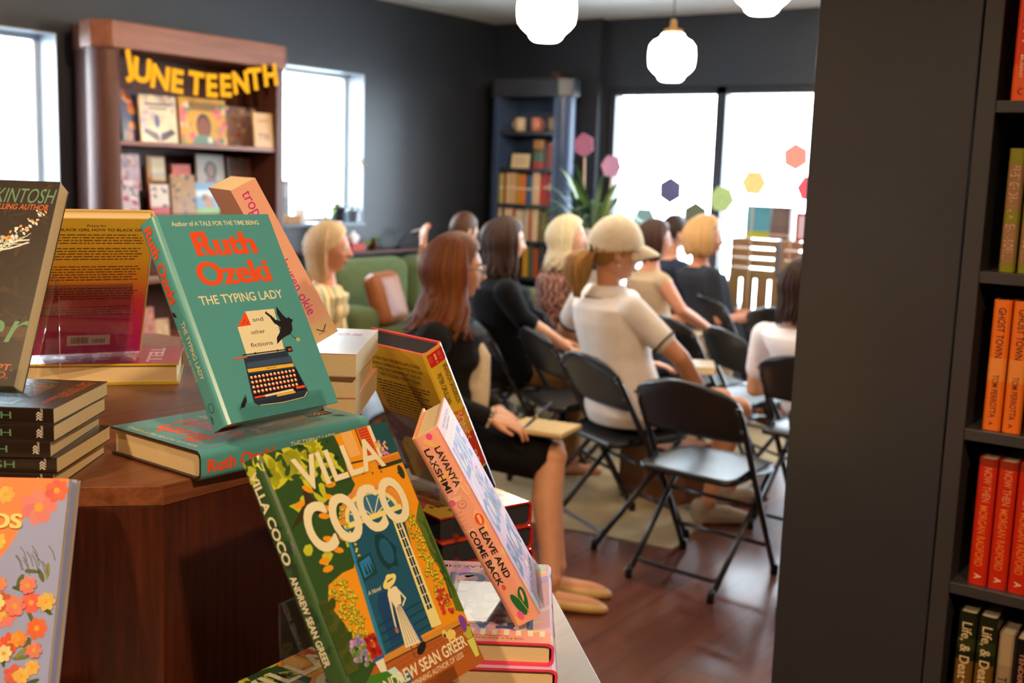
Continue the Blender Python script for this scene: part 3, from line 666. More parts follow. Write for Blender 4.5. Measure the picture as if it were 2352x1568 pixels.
def leave_spine(A, h, t):
    for k in range(16): A.ell(rnd.random() * h, rnd.random() * t, .008, .0035, (wl('f0a060'), wl('e89a4c'), wl('f49a70'))[k % 3], 9, rnd.random() * 3, .3)
    A.ell(.02 * h, .6 * t, .0035, .003, wl('d8406a'), 8); A.ell(.34 * h, .2 * t, .0032, .0028, wl('d8506a'), 8)
    A.text('LAVANYA', .078 * h, .56 * t, .22 * t, BLK, w=.205 * h, bold=.02); A.text('LAKSHMI', .066 * h, .2 * t, .22 * t, BLK, w=.225 * h, bold=.02)
    A.ell(.365 * h, .47 * t, .0042, .0042, wl('a86a50'), 16); A.ell(.365 * h, .47 * t, .0036, .0036, COR, 16); A.text('P', .36 * h, .42 * t, .003, wl('a86a50'))
    for k in range(4): A.greek(.392 * h + .0045 * k, .3 * t, .396 * h + .0045 * k, 4, .0026, wl('b87858'))
    A.ell(.463 * h, .75 * t, .0065, .004, wl('e03c1c'), 12)
    A.text('LEAVE AND', .502 * h, .56 * t, .22 * t, BLK, w=.265 * h, bold=.02); A.text('COME BACK', .496 * h, .2 * t, .22 * t, BLK, w=.29 * h, bold=.02)
    A.ell(.80 * h, .35 * t, .003, .002, wl('d04a2c'), 8)
    A.ell(.893 * h, .74 * t, .0135, .0042, wl('1f5a26'), 16, -.22); A.ell(.905 * h, .52 * t, .013, .0036, wl('1f5a26'), 16, .18); A.line([(.85 * h, .6 * t), (.96 * h, .72 * t)], .0008, wl('c09040'))
    A.ell(.955 * h, .4 * t, .005, .003, wl('e85070'), 9); A.ell(.975 * h, .2 * t, .006, .002, wl('f0a050'), 8)
lO, lD = (-0.5715, 0.8725, 1.0723), (.1437, .2141, .0279)
LM = standing(lO, 126.2, 29.6)
book('book', 'coral hardcover leaning upright, its spine lettered in black toward the camera', LM, lD, COR, front=leave_front, spine=leave_spine, board=wl('e0863c'), mat=PRINTM, group='coral and pink romance hardcovers')
easel('clear acrylic stand behind the leaning coral book', LM, lD, 29.6, .02, .13, .12, lip=.014)
for k in range(8):
    book('book', 'coral and pink hardcover lying flat on top of the stack below the leaning coral book' if k == 0 else ('coral and pink hardcover second from the top of the stack below the leaning coral book' if k == 1 else 'coral and pink hardcover low in the stack below the leaning coral book'),
         lying((-.6737 + (.004 if k % 2 else 0), 1.0448 - .004 * (k % 3), 1.0522 - .0240 * k), 214.3 + (k % 3) * .8), (.147, .2214, .0238), PNK, front=(lambda A, w, h: leave_front(A, w, h, True)) if k == 0 else None, spine=leave_spine if k < 2 else None, board=wl('d83a44'), mat=PRINTM, group='coral and pink hardcovers low in the stack' if k > 1 else 'coral and pink romance hardcovers')

# --- yellow and red fantasy, back cover to the camera
YEL, DRD = wl('d49a22'), wl('a81c14')
def songs_back(A, w, h):
    n = 24
    for k in range(n):
        v0, v1 = .5 * k / n, .5 * (k + 1) / n; f = k / n
        A.rect(0, v0 * h, w, v1 * h, tuple(a * (1 - f) + b * f for a, b in zip(wl('8a3438'), wl('c07424'))))
    for k in range(26): A.ell(rnd.random() * w, rnd.random() * .42 * h, .012, .006, (wl('7c2c34'), wl('8a4020'), wl('5a2430'))[k % 3], 9, rnd.random() * 3, .4)
    for k, (u0, u1) in enumerate(((.10, .87), (.13, .88), (.18, .84), (.2, .8))):
        A.text(('FROM #1 NEW YORK TIMES BESTSELLING AUTHOR', 'BRANDON SANDERSON WITH PETER ORULLIAN', 'COMES THE CONTEMPORARY FANTASY', 'THEY THOUGHT WAS FICTIONAL')[k], u0 * w, (.89 - .038 * k) * h, .0062, wl('4a3510'), w=(u1 - u0) * w, bold=.0)
    A.greek(.12 * w, .735 * h, .9 * w, 13, .0052, wl('5c3c10'), th=.35)
def songs_spine(A, h, t):
    for k in range(20): f = k / 20; A.rect((.42 + .02 * k) * h, 0, (.44 + .02 * k) * h, t, tuple(a * (1 - f) + b * f for a, b in zip(wl('d08a1c'), wl('a02c14'))) if k < 8 else wl('b03014'))
    A.rect(.83 * h, 0, h, t, wl('2c1c18'))
    for k in range(10): A.ell((.42 + .12 * rnd.random()) * h, rnd.random() * t, .005, .003, wl('cc5a1c'), 8, 1, .4)
    A.rect(.015 * h, .1 * t, .095 * h, .9 * t, wl('c4221a'))
    A.greek(.03 * h, .62 * t, .085 * h, 3, .008, wl('e09a50'), th=.4)
    A.text('BRANDON SANDERSON', .118 * h, .60 * t, .22 * t, wl('4a3010'), w=.26 * h, bold=.01); A.text('PETER ORULLIAN', .15 * h, .2 * t, .22 * t, wl('4a3010'), w=.2 * h, bold=.01)
    A.text('SONGS', .43 * h, .3 * t, .36 * t, wl('e0a878'), w=.19 * h, bold=.0); A.text('OF THE', .64 * h, .3 * t, .14 * t, wl('e0a878'), w=.05 * h, bold=0); A.text('DEAD', .70 * h, .3 * t, .36 * t, wl('e0a878'), w=.17 * h, bold=.0)
sO, sD = (-.8961, 1.2423, 1.0639), (.1577, .2394, .0347)
SM = standing(sO, 168.3, 26.7)
INK = wl('2e2823')
book('book', 'yellow and red hardcover with black page edges, back cover turned to the camera', SM, sD, YEL, spine=songs_spine, back=songs_back, board=wl('d8493c'), edge=INK, group='yellow and red fantasy hardcovers')
easel('clear acrylic stand behind the yellow and red book', SM, sD, 26.7, .02, .14, .12, lip=.016)
def songs_top(A, w, h):
    for k in range(30): A.ell(rnd.random() * w, (.25 + .5 * rnd.random()) * h, .02, .01, (wl('b03a1c'), wl('c8641c'), wl('6a2a2c'))[k % 3], 10, rnd.random() * 3, .4)
    A.text('BRANDON', .1 * w, .88 * h, .012, wl('3a2a10'), w=.7 * w, bold=.01); A.text('SANDERSON', .1 * w, .78 * h, .012, wl('3a2a10'), w=.8 * w, bold=.01)
for k in range(5):
    book('book', 'yellow and red hardcover lying on top of the stack under the propped yellow book' if k == 0 else 'black edged red hardcover lower in the stack under the propped yellow book',
         lying((-1.0897, 1.3493, 1.0383 - .0357 * k), 253 + (k % 3) * .8), (.158, .2393, .0353), wl('c8901c'), front=songs_top if k == 0 else None, spine=songs_spine if k == 0 else None, board=wl('b02018'), edge=INK, group='yellow and red fantasy hardcovers' if k == 0 else 'black edged red hardcovers in the stack')

# --- dark paperback with a splash of drink
KBR, KGR, KOR = wl('241509'), wl('5a7a4c'), wl('c0521e')
def kin_front(A, w, h):
    for k in range(120): A.lay(1 + k % 4); A.ell(rnd.random() * w, rnd.random() * h, .005 + .006 * rnd.random(), .0025, (wl('2e1c0c'), wl('3c220c'), wl('1e1208'), wl('30200c'))[k % 4], 8, rnd.random() * 3, .5)
    A.lay()
    A.text('CLARE MACKINTOSH', .975 * w, .885 * h, .0165, KGR, w=.95 * w, al='R', bold=.0, shear=.12)
    A.text('INTERNATIONAL BESTSELLING AUTHOR', .955 * w, .85 * h, .0062, KOR, w=.9 * w, al='R', bold=.01, shear=.12)
    for k in range(90):
        A.lay(1 + k % 4); f = rnd.random(); A.ell((.45 + .42 * f + .08 * rnd.random()) * w, (.52 + .3 * f + .06 * (rnd.random() - .5)) * h, .0008 + .0035 * rnd.random() * (1 - f), .001 + .0015 * rnd.random(), (wl('d8c8a0'), wl('a89a78'), wl('e8dcc0'), wl('e08a3c'))[k % 4], 8, .8, .4)
    A.lay()
    for k in range(7):
        q = [((.45 + .42 * f + .015 * math.sin(k * 2 + f * 9)) * w, (.55 + .012 * k + (.17 - .02 * k) * f + .012 * math.sin(k + f * 8)) * h) for f in [i / 9 for i in range(10)]]; A.line(q, .0006 + .0004 * (k % 3), wl(('cfc09a', 'a89a70', 'e0d4b0')[k % 3]))
    A.ell(.6 * w, .62 * h, .008, .012, wl('d8742c'), 12, .6, .3)
    A.rect(0, .225 * h, w, .275 * h, wl('4a2c10'))
    A.text('The Other', .70 * w, .40 * h, .030, KGR, w=.68 * w, al='R', bold=.0, shear=.25)
    A.text('Lover', .99 * w, .20 * h, .035, KGR, w=.9 * w, al='R', bold=-.004, shear=.3)
    A.text('EVERY SECRET KEPT.', .965 * w, .07 * h, .0065, KOR, w=.8 * w, al='R', bold=.01, shear=.12); A.text('THE PRICE PAID.', .945 * w, .035 * h, .0065, KOR, w=.6 * w, al='R', bold=.01, shear=.12)
def kin_spine(A, h, t):
    A.text('CLARE MACKINTOSH', .82 * h, .3 * t, .45 * t, KGR, w=.75 * h, al='R', bold=-.002)
    for k in range(3): A.line([(.928 * h, (.25 + .17 * k) * t), (.937 * h, (.42 + .17 * k) * t), (.946 * h, (.25 + .17 * k) * t)], .0008, wl('d8b890'))
    A.text('Podium', .955 * h, .25 * t, .003, wl('d8b890'), bold=0, rot=R(90))
kO, kD = (-1.05, 0.4686, 1.296), (.1391, .2102, .0205)
KM = standing(kO, 32.6, 29.9)
book('book', 'dark brown paperback with green lettering and a splash, propped above its stack', KM, kD, KBR, hard=False, front=kin_front, spine=kin_spine, group='dark brown splash paperbacks')
easel('clear acrylic stand holding the dark brown paperback', KM, kD, 29.9, .03, .145, .12, lip=.014)
ex = V((-.59, .807, 0)); ang = math.degrees(math.atan2(ex.y, ex.x))
for k in range(5):
    p = V((-.896, .559, 0)) + V((.003 * (k % 2), -.002 * (k % 3), 0))
    book('book', ('dark brown paperback on top of the stack under the propped splash paperback', 'dark brown paperback second from the top of its stack of five', 'dark brown paperback in the middle of its stack of five', 'dark brown paperback second from the bottom of its stack of five', 'dark brown paperback at the bottom of its stack of five, resting on the table corner')[k],
         lying((p.x, p.y, ZU + .0150 * (5 - k)), ang + (k % 3) * 1.2 - 1), (.132, .2102, .0149), KBR, hard=False, front=kin_front if k == 0 else None, spine=kin_spine, group='dark brown splash paperbacks')

# --- yellow to magenta hardcover, back cover to the camera
def black_back(A, w, h):
    n = 40
    stops = [(0, wl('a82050')), (.25, wl('c02244')), (.42, wl('c23c2e')), (.56, wl('c4701a')), (.7, wl('c88a20')), (1, wl('d09c26'))]
    for k in range(n):
        f = (k + .5) / n
        for (a, ca), (b, cb) in zip(stops[:-1], stops[1:]):
            if a <= f <= b: q = (f - a) / (b - a); A.rect(0, k / n * h, w, (k + 1) / n * h, tuple(x * (1 - q) + y * q for x, y in zip(ca, cb))); break
    A.text('Praise for', .52 * w, .945 * h, .0035, BLK, w=.16 * w, al='C', bold=.01); A.text('TELL A BLACK GIRL HOW TO BLACK GIRL', .5 * w, .915 * h, .0042, BLK, w=.86 * w, al='C', bold=.02)
    for v, n_ in ((.885, 4), (.79, 5), (.66, 6), (.50, 5), (.36, 4)): A.greek(.1 * w, v * h, .92 * w, n_, .0042, wl('4a2a12') if v > .5 else wl('641428'), th=.35, ragged=.08)
    A.rect(.33 * w, .065 * h, .71 * w, .145 * h, wl('d0a888'))
    u = .37
    while u < .52: q = .003 + .006 * rnd.random(); A.rect(u * w, .08 * h, (u + q) * w, .13 * h, BLK); u += q + .006
    while u < .64: q = .003 + .005 * rnd.random(); A.rect((u + .02) * w, .08 * h, (u + .02 + q) * w, .115 * h, BLK); u += q + .005
bO, bD = (-1.3248, 0.9595, 1.2499), (.1459, .221, .0212)
BM = standing(bO, 244.2, 31.3)
book('book', 'yellow to magenta hardcover with small print, back cover turned to the camera', BM, bD, wl('a8741a'), back=black_back, board=wl('c89a50'), group='yellow to magenta hardcovers')
easel('clear acrylic stand in front of the yellow to magenta book', BM, bD, 31.3, .02, .13, .12, lip=.012)
def black_top(A, w, h):
    A.rect(0, 0, w, h, wl('a02030'))
    for k in range(5): A.text(('TELL', 'A BLACK', 'GIRL', 'HOW TO', 'BLACK')[k], .1 * w, (.8 - .16 * k) * h, .02, wl('d89a90'), w=.8 * w, bold=.02)
    A.poly([(.0 * w, .0), (.35 * w, 0), (.1 * w, .3 * h), (0, .35 * h)], wl('d8a020'))
book('book', 'red and yellow hardcover lying under the yellow to magenta book', lying((-1.472, .880, ZU + .0288), -40.5), (.148, .215, .0286), wl('b02a30'), front=black_top, board=wl('c89a20'), group='yellow to magenta hardcovers')

# --- coral paperback behind the teal book
OKC = wl('ee9468'); OKM = wl('c23068')
def okie_spine(A, h, t):
    A.rect(.88 * h, 0, h, t, wl('d6a264'))
    A.text('tropes', .04 * h, .28 * t, .42 * t, OKM, w=.22 * h, bold=.0); A.text('lauren okie', .48 * h, .3 * t, .36 * t, OKM, w=.35 * h, bold=.0)
    A.line([(.925 * h, .3 * t), (.955 * h, .5 * t), (.925 * h, .7 * t)], .0012, wl('3a2418')); A.text('ATRIA', .965 * h, .3 * t, .0025, wl('3a2418'), bold=0, rot=R(90))
def okie_front(A, w, h):
    A.rect(0, 0, w, h, wl('f0dcd8')); A.text('tropes', .1 * w, .7 * h, .03, OKM, w=.8 * w)
oO, oD = (-0.9311, 0.9552, 1.3076), (.1358, .2047, .0315)
OM = standing(oO, 151.1, 29)
book('book', 'coral paperback with magenta lettering leaning behind the upright teal book', OM, oD, OKC, hard=False, front=okie_front, spine=okie_spine, group='coral paperbacks')
easel('clear acrylic stand behind the leaning coral paperback', OM, oD, 29, .02, .12, .11, lip=.014)
for k in range(3):
    fx = V((.816, .577, 0)); fy = V((-.577, .816, 0)); p = V((-.886, .940, 0)) - fx * .138 + V((-.004, .004, 0)) * k
    book('book', ('coral paperback on top of the stack of three behind the teal book', 'coral paperback in the middle of the stack of three behind the teal book', 'coral paperback at the bottom of the stack of three behind the teal book')[k],
         lying((p.x, p.y, ZU + .0275 * (3 - k)), 35.3 + (k % 2) * 2), (.1379, .2078, .0273), OKC, hard=False, front=okie_front if k == 0 else None, group='coral paperbacks')

# --- flowery paperback at the lower corner
def kos_front(A, w, h):
    GL = wl('968e98')
    A.rect(0, 0, w, h, GL)
    A.ell(.45 * w, .90 * h, .10, .022, wl('e07a3c'), 24, .35); A.ell(.45 * w, .75 * h, .055, .03, wl('e07a3c'), 24, .9); A.ell(.4 * w, .72 * h, .03, .012, GL, 20, .9)
    fl = [(.83, .88, .024, 'e0705a'), (.93, .95, .016, 'e05a3c'), (.62, .93, .012, 'e0a040'), (.6, .74, .012, 'e8b040'), (.5, .67, .011, 'd8c890'), (.42, .62, .013, 'd8c080'), (.85, .5, .014, 'e05a40'), (.7, .45, .016, 'e07058'), (.9, .4, .014, 'e8602c'), (.6, .38, .012, 'e8802c'), (.75, .34, .014, 'e0502c'), (.5, .5, .014, 'c8402c'), (.3, .5, .014, 'd88a3c'), (.35, .35, .016, 'e0a050'), (.2, .6, .02, 'e8c060'), (.15, .4, .018, 'd8703c'), (.55, .24, .016, 'd8b060'), (.8, .22, .014, 'c85a3c'), (.3, .2, .02, 'e8c890'), (.9, .25, .01, 'e0a040'), (.65, .57, .01, 'e07a4c')]
    for k in range(80): A.lay(1 + k % 4); A.ell((.05 + .9 * rnd.random()) * w, (.08 + .58 * rnd.random()) * h, .007, .0022, (wl('5a5a2c'), wl('6e6a34'), wl('84783c'), wl('46502c'))[k % 4], 8, rnd.random() * 3, .3)
    A.lay()
    for k in range(12): q = .72 + .2 * rnd.random(); e = .74 - .08 * rnd.random(); A.line([(q * w, e * h), ((q + .03) * w, (e - .025) * h), ((q + .05) * w, (e - .06) * h)], .0007, wl('5a5c40'))
    fl = [(u, v, r_ * .66, c) for u, v, r_, c in fl] + [(.15 + .8 * rnd.random(), .08 + .55 * rnd.random(), .005 + .004 * rnd.random(), ('e0a040', 'd8704c', 'e8c890', 'c8502c', 'e8802c', 'd8c070')[k % 6]) for k in range(34)]
    for u, v, r_, c in fl:
        for k in range(7): a = k * 2 * math.pi / 7; A.ell(u * w + r_ * .5 * math.cos(a), v * h + r_ * .5 * math.sin(a), r_ * .5, r_ * .38, tuple(min(.9, x * (.85 + .3 * rnd.random())) for x in wl(c)), 9, a, .15)
        A.ell(u * w, v * h, r_ * .25, r_ * .25, wl('d8902c'), 9)
    A.text('KYRIAKOS', .74 * w, .795 * h, .0125, wl('f0c060'), w=.72 * w, al='R', bold=.02, fat=.0006)
    A.ell(.6 * w, .1 * h, .012, .014, wl('f0dcb0'), 16)
gM = standing((-.911, .3965, 1.031), 38, 22)
book('book', 'flower patterned paperback leaning at the foot of the table tier, gold lettering', gM, (.1387, .2102, .008), wl('968e98'), hard=False, front=kos_front, group='flower patterned paperbacks')
gM2 = standing((-.9165, .4075, 1.0285), 38, 22)
book('book', 'flower patterned paperback tucked behind the front copy, showing its grey edge', gM2, (.1387, .2085, .010), wl('8f8892'), hard=False, group='flower patterned paperbacks')
easel('clear acrylic stand holding the two flower patterned paperbacks', gM, (.1387, .2102, .0245), 22, .03, .11, .1, lip=.012)
for k in range(6):
    book('book', 'flower patterned paperback on top of the stack under the leaning flowery copies' if k == 0 else 'flower patterned paperback lower in the stack under the leaning flowery copies', lying((-.852, .322, 1.0145 - .0257 * k), 38 + (k % 3) * .5), (.1387, .2102, .0255), wl('968e98'), hard=False, front=kos_front if k == 0 else None, group='flower patterned paperbacks' if k == 0 else 'flower patterned paperbacks in the stack')
# ------------------------------------------------------------------ banner, shelf books and small props
def ray(px, py): return (RGT * ((px - IMW / 2) / FPX) - UPV * ((py - IMH / 2) / FPX) + FWD)
def at(px, py, axis, k):
    r = ray(px, py); t = (k - CAM[axis]) / r[axis]; return CAM + r * t
def solid_text(mb, s, bold, M, th, col):
    vs, fs = glyphs(s, bold); n = len(vs); cnt = {}
    for f in fs:
        for i in range(len(f)): e = (f[i], f[(i + 1) % len(f)]); cnt[e] = cnt.get(e, 0) + 1
    rim = [(a, b, b + n, a + n) for (a, b) in cnt if (b, a) not in cnt]
    mb.add([(x, y, th) for x, y in vs] + [(x, y, 0) for x, y in vs], list(fs) + [tuple(i + n for i in f)[::-1] for f in fs] + [r[::-1] for r in rim], col, 0, False, M)
root = thing('letter_banner', 'yellow felt letter garland spelling JUNETEENTH across the walnut bookcase', 'banner', (-5.36, 4.4, 2.0))
YF = lin('f2b21c')
lets = [('J', 292, 141, 10), ('U', 326, 160, -4), ('N', 368, 176, -7), ('E', 407, 185, -4), ('T', 450, 190, -4), ('E', 486, 195, 1), ('E', 518, 195, 3), ('N', 552, 188, 8), ('T', 585, 180, 9), ('H', 620, 171, 9)]
tops = []
for ch, px, py, rot in lets:
    c = at(px, py, 0, -5.362); vs, _ = glyphs(ch, .04); x0 = min(p[0] for p in vs); x1 = max(p[0] for p in vs); y1 = max(p[1] for p in vs)
    s = .128 / y1; a = R(rot); mb = MB()
    M = M4.Translation(c - V(root.location)) @ M4(((0, 0, 1, 0), (1, 0, 0, 0), (0, 1, 0, 0), (0, 0, 0, 1))) @ M4.Rotation(a, 4, 'Z') @ M4.Diagonal((s * .97, s, 1, 1)) @ M4.Translation((-(x0 + x1) / 2, -y1 / 2, 0))
    solid_text(mb, ch, .04, M, .004, YF); mb.build('letter', FABRIC, root)
    tops.append(c - V(root.location) + V((.002, -.055 * math.sin(a), .055)))
mb = MB(); e0 = V((-5.37, 3.83, 2.105)) - V(root.location); e1 = V((-5.37, 4.97, 2.10)) - V(root.location)
mb.tube([e0] + tops + [e1], .0015, lin('2a2420'), 6); mb.build('string', PLAIN, root)

def blobs(cols, n=26, s=.02):
    def fn(A, w, h):
        for k in range(n): A.ell(rnd.random() * w, rnd.random() * h, s * (.4 + rnd.random()), s * (.3 + .6 * rnd.random()), lin(cols[k % len(cols)]), 10, rnd.random() * 3, .3)
    return fn
def face_out(label, x0, x1, y0, zb, plane, col, art, t=.02, tilt=6, group=None):
    a = at(x0, y0, 0, plane); b = at(x1, y0, 0, plane); w = b.y - a.y; h = (a.z - zb) / math.cos(R(tilt))
    return book('book', label, standing((plane + math.sin(R(tilt)) * h * .5, a.y, zb + t * math.sin(R(tilt)) + .0005), 90, tilt), (w, h, t), lin(col), front=art, pages=lin('d8cdb4'), group=group)
Z1 = 1.615
def hands_art(A, w, h):
    blobs(('e8c8a0', 'd8a888', 'c8a8b8', 'f0dcb8', 'b8a8b8'), 24, .03)(A, w, h)
    A.poly([(.05 * w, .2 * h), (.35 * w, .05 * h), (.5 * w, .02 * h), (.45 * w, .18 * h), (.15 * w, .3 * h)], lin('3a3440')); A.poly([(.95 * w, .2 * h), (.65 * w, .05 * h), (.52 * w, .02 * h), (.55 * w, .18 * h), (.85 * w, .3 * h)], lin('3a3440'))
    A.rect(.15 * w, .78 * h, .85 * w, .83 * h, lin('6a5a70')); A.rect(.25 * w, .70 * h, .75 * w, .74 * h, lin('6a5a70')); A.ell(.45 * w, .45 * h, .02, .04, lin('4a5a88'), 10)
def face_art(A, w, h):
    A.rect(.1 * w, .72 * h, .9 * w, .92 * h, lin('b8801c'))
    for k in range(3): A.rect(.2 * w, (.76 + .05 * k) * h, .8 * w, (.785 + .05 * k) * h, lin('4a3210'))
    for k in range(30):
        sd = -1 if k % 2 else 1; A.ell((.5 + sd * (.25 + .25 * rnd.random())) * w, (.05 + .8 * rnd.random()) * h, .022, .02, lin(('d85a7a', 'f0c8b0', 'e8708a', 'c89a30', '6a8a50')[k % 5]), 9, 0, .3)
    A.ell(.5 * w, .4 * h, .055, .075, lin('3a1c14'), 16); A.ell(.5 * w, .37 * h, .045, .06, lin('8a4424'), 16); A.poly([(.2 * w, 0), (.35 * w, .2 * h), (.65 * w, .2 * h), (.8 * w, 0)], lin('6a8a78')); A.ell(.62 * w, .1 * h, .02, .02, lin('e8dcc0'), 9)
face_out('blue and orange picture book first on the top shelf below the banner J', 277, 312, 205, Z1, -5.56, '3a4870', blobs(('c85a30', '2c3c68', 'd88a3c', 'a04028'), 18, .03), group='face-out books on the walnut bookcase')
face_out('cream picture book with two dark hands on the top shelf below the banner', 321, 405, 216, Z1, -5.52, 'ead6b4', hands_art, group='face-out books on the walnut bookcase')
face_out('yellow picture book of a face among flowers, below the middle of the banner', 413, 519, 222, Z1, -5.52, 'd8a02c', face_art, group='face-out books on the walnut bookcase')
face_out('crowded collage picture book between the yellow book and the tan book', 516, 592, 244, Z1, -5.585, '9a7a70', blobs(('b85a4a', '7a8a88', 'c8a888', '5a4a50', 'd8c8b0', 'a04a3c'), 40, .018), group='face-out books on the walnut bookcase')
def tan_art(A, w, h):
    A.text('TYR', .2 * w, .2 * h, .045, lin('8a4a48'), w=.6 * w, bold=.02); A.rect(.2 * w, .75 * h, .8 * w, .79 * h, lin('b86a50'))
face_out('small tan book at the end of the top shelf, below the banner H', 584, 627, 259, Z1, -5.43, 'd8b080', tan_art, group='face-out books on the walnut bookcase')
# second shelf: a riser behind a front row
Z2 = 1.20
root = thing('display_riser', 'dark riser block at the back of the second walnut shelf', 'riser', (-5.67, 4.4, Z2)); mb = MB(); mb.box(-.075, .06, -.57, .56, .0005, .13, lin('2a2226')); mb.build('block', PLAIN, root, bevel=.003)
ZR = Z2 + .131
def port_art(A, w, h):
    A.ell(.5 * w, .58 * h, .05, .06, lin('1c1614'), 16, 0, .1); A.ell(.5 * w, .58 * h, .028, .04, lin('8a5a40'), 14); A.poly([(.2 * w, .1 * h), (.35 * w, .36 * h), (.65 * w, .36 * h), (.8 * w, .1 * h)], lin('8a4a48'))
face_out('lavender and coral book standing at the back of the second walnut shelf', 275, 321, 352, ZR, -5.62, 'b8a0b4', blobs(('c88a8a', 'a86a70', 'd8b0a8', '8a7a98'), 18, .025), group='back row of face-out books')
face_out('brown and cream book with a bare landscape on the second walnut shelf', 338, 379, 359, ZR, -5.62, 'a8763c', lambda A, w, h: (A.rect(.25 * w, .1 * h, w, .95 * h, lin('d8c4a0')), A.rect(.25 * w, .4 * h, w, .55 * h, lin('b8b0a8')), A.rect(.25 * w, .1 * h, w, .28 * h, lin('8a4a28'))), group='back row of face-out books')
face_out('orange red book behind the old gold book on the second walnut shelf', 396, 438, 378, ZR, -5.62, 'c84a34', blobs(('d86a50', 'b83a28'), 10, .02), group='back row of face-out books')
face_out('grey book with a portrait of a dark haired woman on the second walnut shelf', 452, 515, 355, ZR, -5.62, 'a8a098', port_art, group='back row of face-out books')
face_out('dark green and red book at the back of the second walnut shelf', 523, 577, 361, ZR, -5.62, '4a3a34', blobs(('8a2c28', '4a4a38', 'a83a30', '5a3a30'), 18, .022), group='back row of face-out books')
face_out('pale book with red and navy shapes in the front row, below the lavender book', 280, 318, 415, Z2, -5.47, 'b8a8b0', blobs(('a83c50', '3a3a58', 'd8c8c8'), 14, .022), group='front row of face-out books')
face_out('small book of a black and white group photograph with a red foot', 345, 388, 424, Z2, -5.47, 'b02c2c', lambda A, w, h: (A.rect(0, .25 * h, w, h, lin('cfc0b4')), blobs(('3a3030', '6a5a54', 'e0d0c4'), 20, .014)(A, w, h * .9), A.rect(0, 0, w, .22 * h, lin('b02c2c'))), group='front row of face-out books')
face_out('old gold book with dark lettering in the middle of the front row', 393, 449, 402, Z2, -5.47, '9a6c28', blobs(('6a4418', 'b8862c', '3a2410'), 18, .018), group='front row of face-out books')
face_out('sky blue book with a crouching figure in the front row', 450, 503, 420, Z2, -5.47, '6a94b8', lambda A, w, h: (A.rect(0, .55 * h, w, .75 * h, lin('c8d4d8')), A.ell(.5 * w, .4 * h, .03, .055, lin('a8703c'), 12, .5, .2), A.ell(.35 * w, .52 * h, .02, .02, lin('6a3c24'), 10), A.rect(0, 0, w, .18 * h, lin('7aa850'))), group='front row of face-out books')
face_out('bright red book at the end of the front row', 521, 561, 420, Z2, -5.47, 'd8402c', blobs(('e85a3c', 'c83424'), 8, .02), group='front row of face-out books')
face_out('pink book low on the walnut bookcase, seen under the yellow to magenta book', 327, 354, 708, .47, -5.47, 'c88a80', blobs(('d89a90', 'b87a70'), 8, .02), group='books low on the walnut bookcase')
face_out('cream book low on the walnut bookcase beside the pink one', 357, 388, 735, .47, -5.47, 'd8b898', blobs(('e0c8a8', 'c8a080'), 8, .02), group='books low on the walnut bookcase')
face_out('pale blue book lying open to view on the third walnut shelf', 340, 372, 640, .83, -5.47, '9aa0a8', blobs(('b0b4b8', '8a8c98'), 8, .02), group='books low on the walnut bookcase')

def spine_book(label, p, w, h, t, col, yaw=0, bands=(), txt=None, tcol='f0e8d8', group=None, pages='d8cdb4', size=.4, start=.08, length=.8, lean=0, rows=None):
    """book on a shelf, spine out toward local -y; p = bottom of the spine's centre line"""
    def sp(A, hh, tt):
        for a, b, c in bands: A.rect(a * hh, 0, b * hh, tt, lin(c))
        for (s_, st, ln, sz, vv, c) in (rows or ([(txt, start, length, size, .5 - size / 2, tcol)] if txt else [])): A.text(s_, st * hh, vv * tt, sz * tt, lin(c), w=ln * hh, bold=.01)
    c, s_ = math.cos(R(yaw)), math.sin(R(yaw)); l = R(lean)
    ez = V((c * math.cos(l), s_ * math.cos(l), -math.sin(l))); ey = V((c * math.sin(l), s_ * math.sin(l), math.cos(l))); ex = ey.cross(ez)
    return book('book', label, pose(V(p) + ez * t / 2 + V((0, 0, .0006 + abs(math.sin(l)) * t / 2)), ex, ey, ez), (w, h, t), lin(col), spine=sp if (bands or txt or rows) else None, pages=lin(pages), group=group)
# --- shelving beside the camera
YS = CY + .022
def rowx(x): return CX + x
spine_book('red and orange novel lettered IVORY CITY on the shelf at the top right', (rowx(.036), YS - .004, 1.651), .145, .235, .036, 'd83a1c', bands=((.75, 1, 'e0581c'),), rows=[('IVORY CITY', .02, .60, .5, .3, 'f0b48a'), ('EMILY BAIN', .66, .22, .16, .58, 'f0c8a8'), ('MURPHY', .68, .16, .14, .3, 'f0c8a8'), ('U', .91, .05, .5, .3, '8a2010')])
spine_book('dark novel beside the red novel on the top right shelf', (rowx(.078), YS + .004, 1.651), .145, .225, .03, '1c1a1e')
for k in range(2):
    spine_book(('first of the two olive green novels with pink letters', 'second of the two olive green novels, next to the thin black novel')[k], (rowx(.038 + .030 * k), YS, 1.362), .14, .21, .026, '7c7c1c', bands=((.12, .50, '8c6a48'), (.60, .93, '8c6a48')), rows=[('PRESTIGE DRAMA', .13, .38, .62, .2, 'c8a08a'), ('A', .535, .03, .3, .35, 'd8a060'), ('SEAMAS OREILLY', .61, .31, .62, .2, 'c8a08a')], group='olive green novels')
spine_book('thin black novel by MICHAEL ONDAATJE next to the green novels', (rowx(.096), YS + .006, 1.362), .13, .165, .02, '24241f', rows=[('MICHAEL ONDAATJE', .1, .74, .4, .3, 'b8a890'), ('o', .9, .05, .4, .3, 'e0902c')])
for k in range(3): spine_book('dark novel continuing the row of green novels', (rowx(.125 + .028 * k), YS, 1.362), .14, .2, .026, '2c2a28', group='dark novels past the green ones')
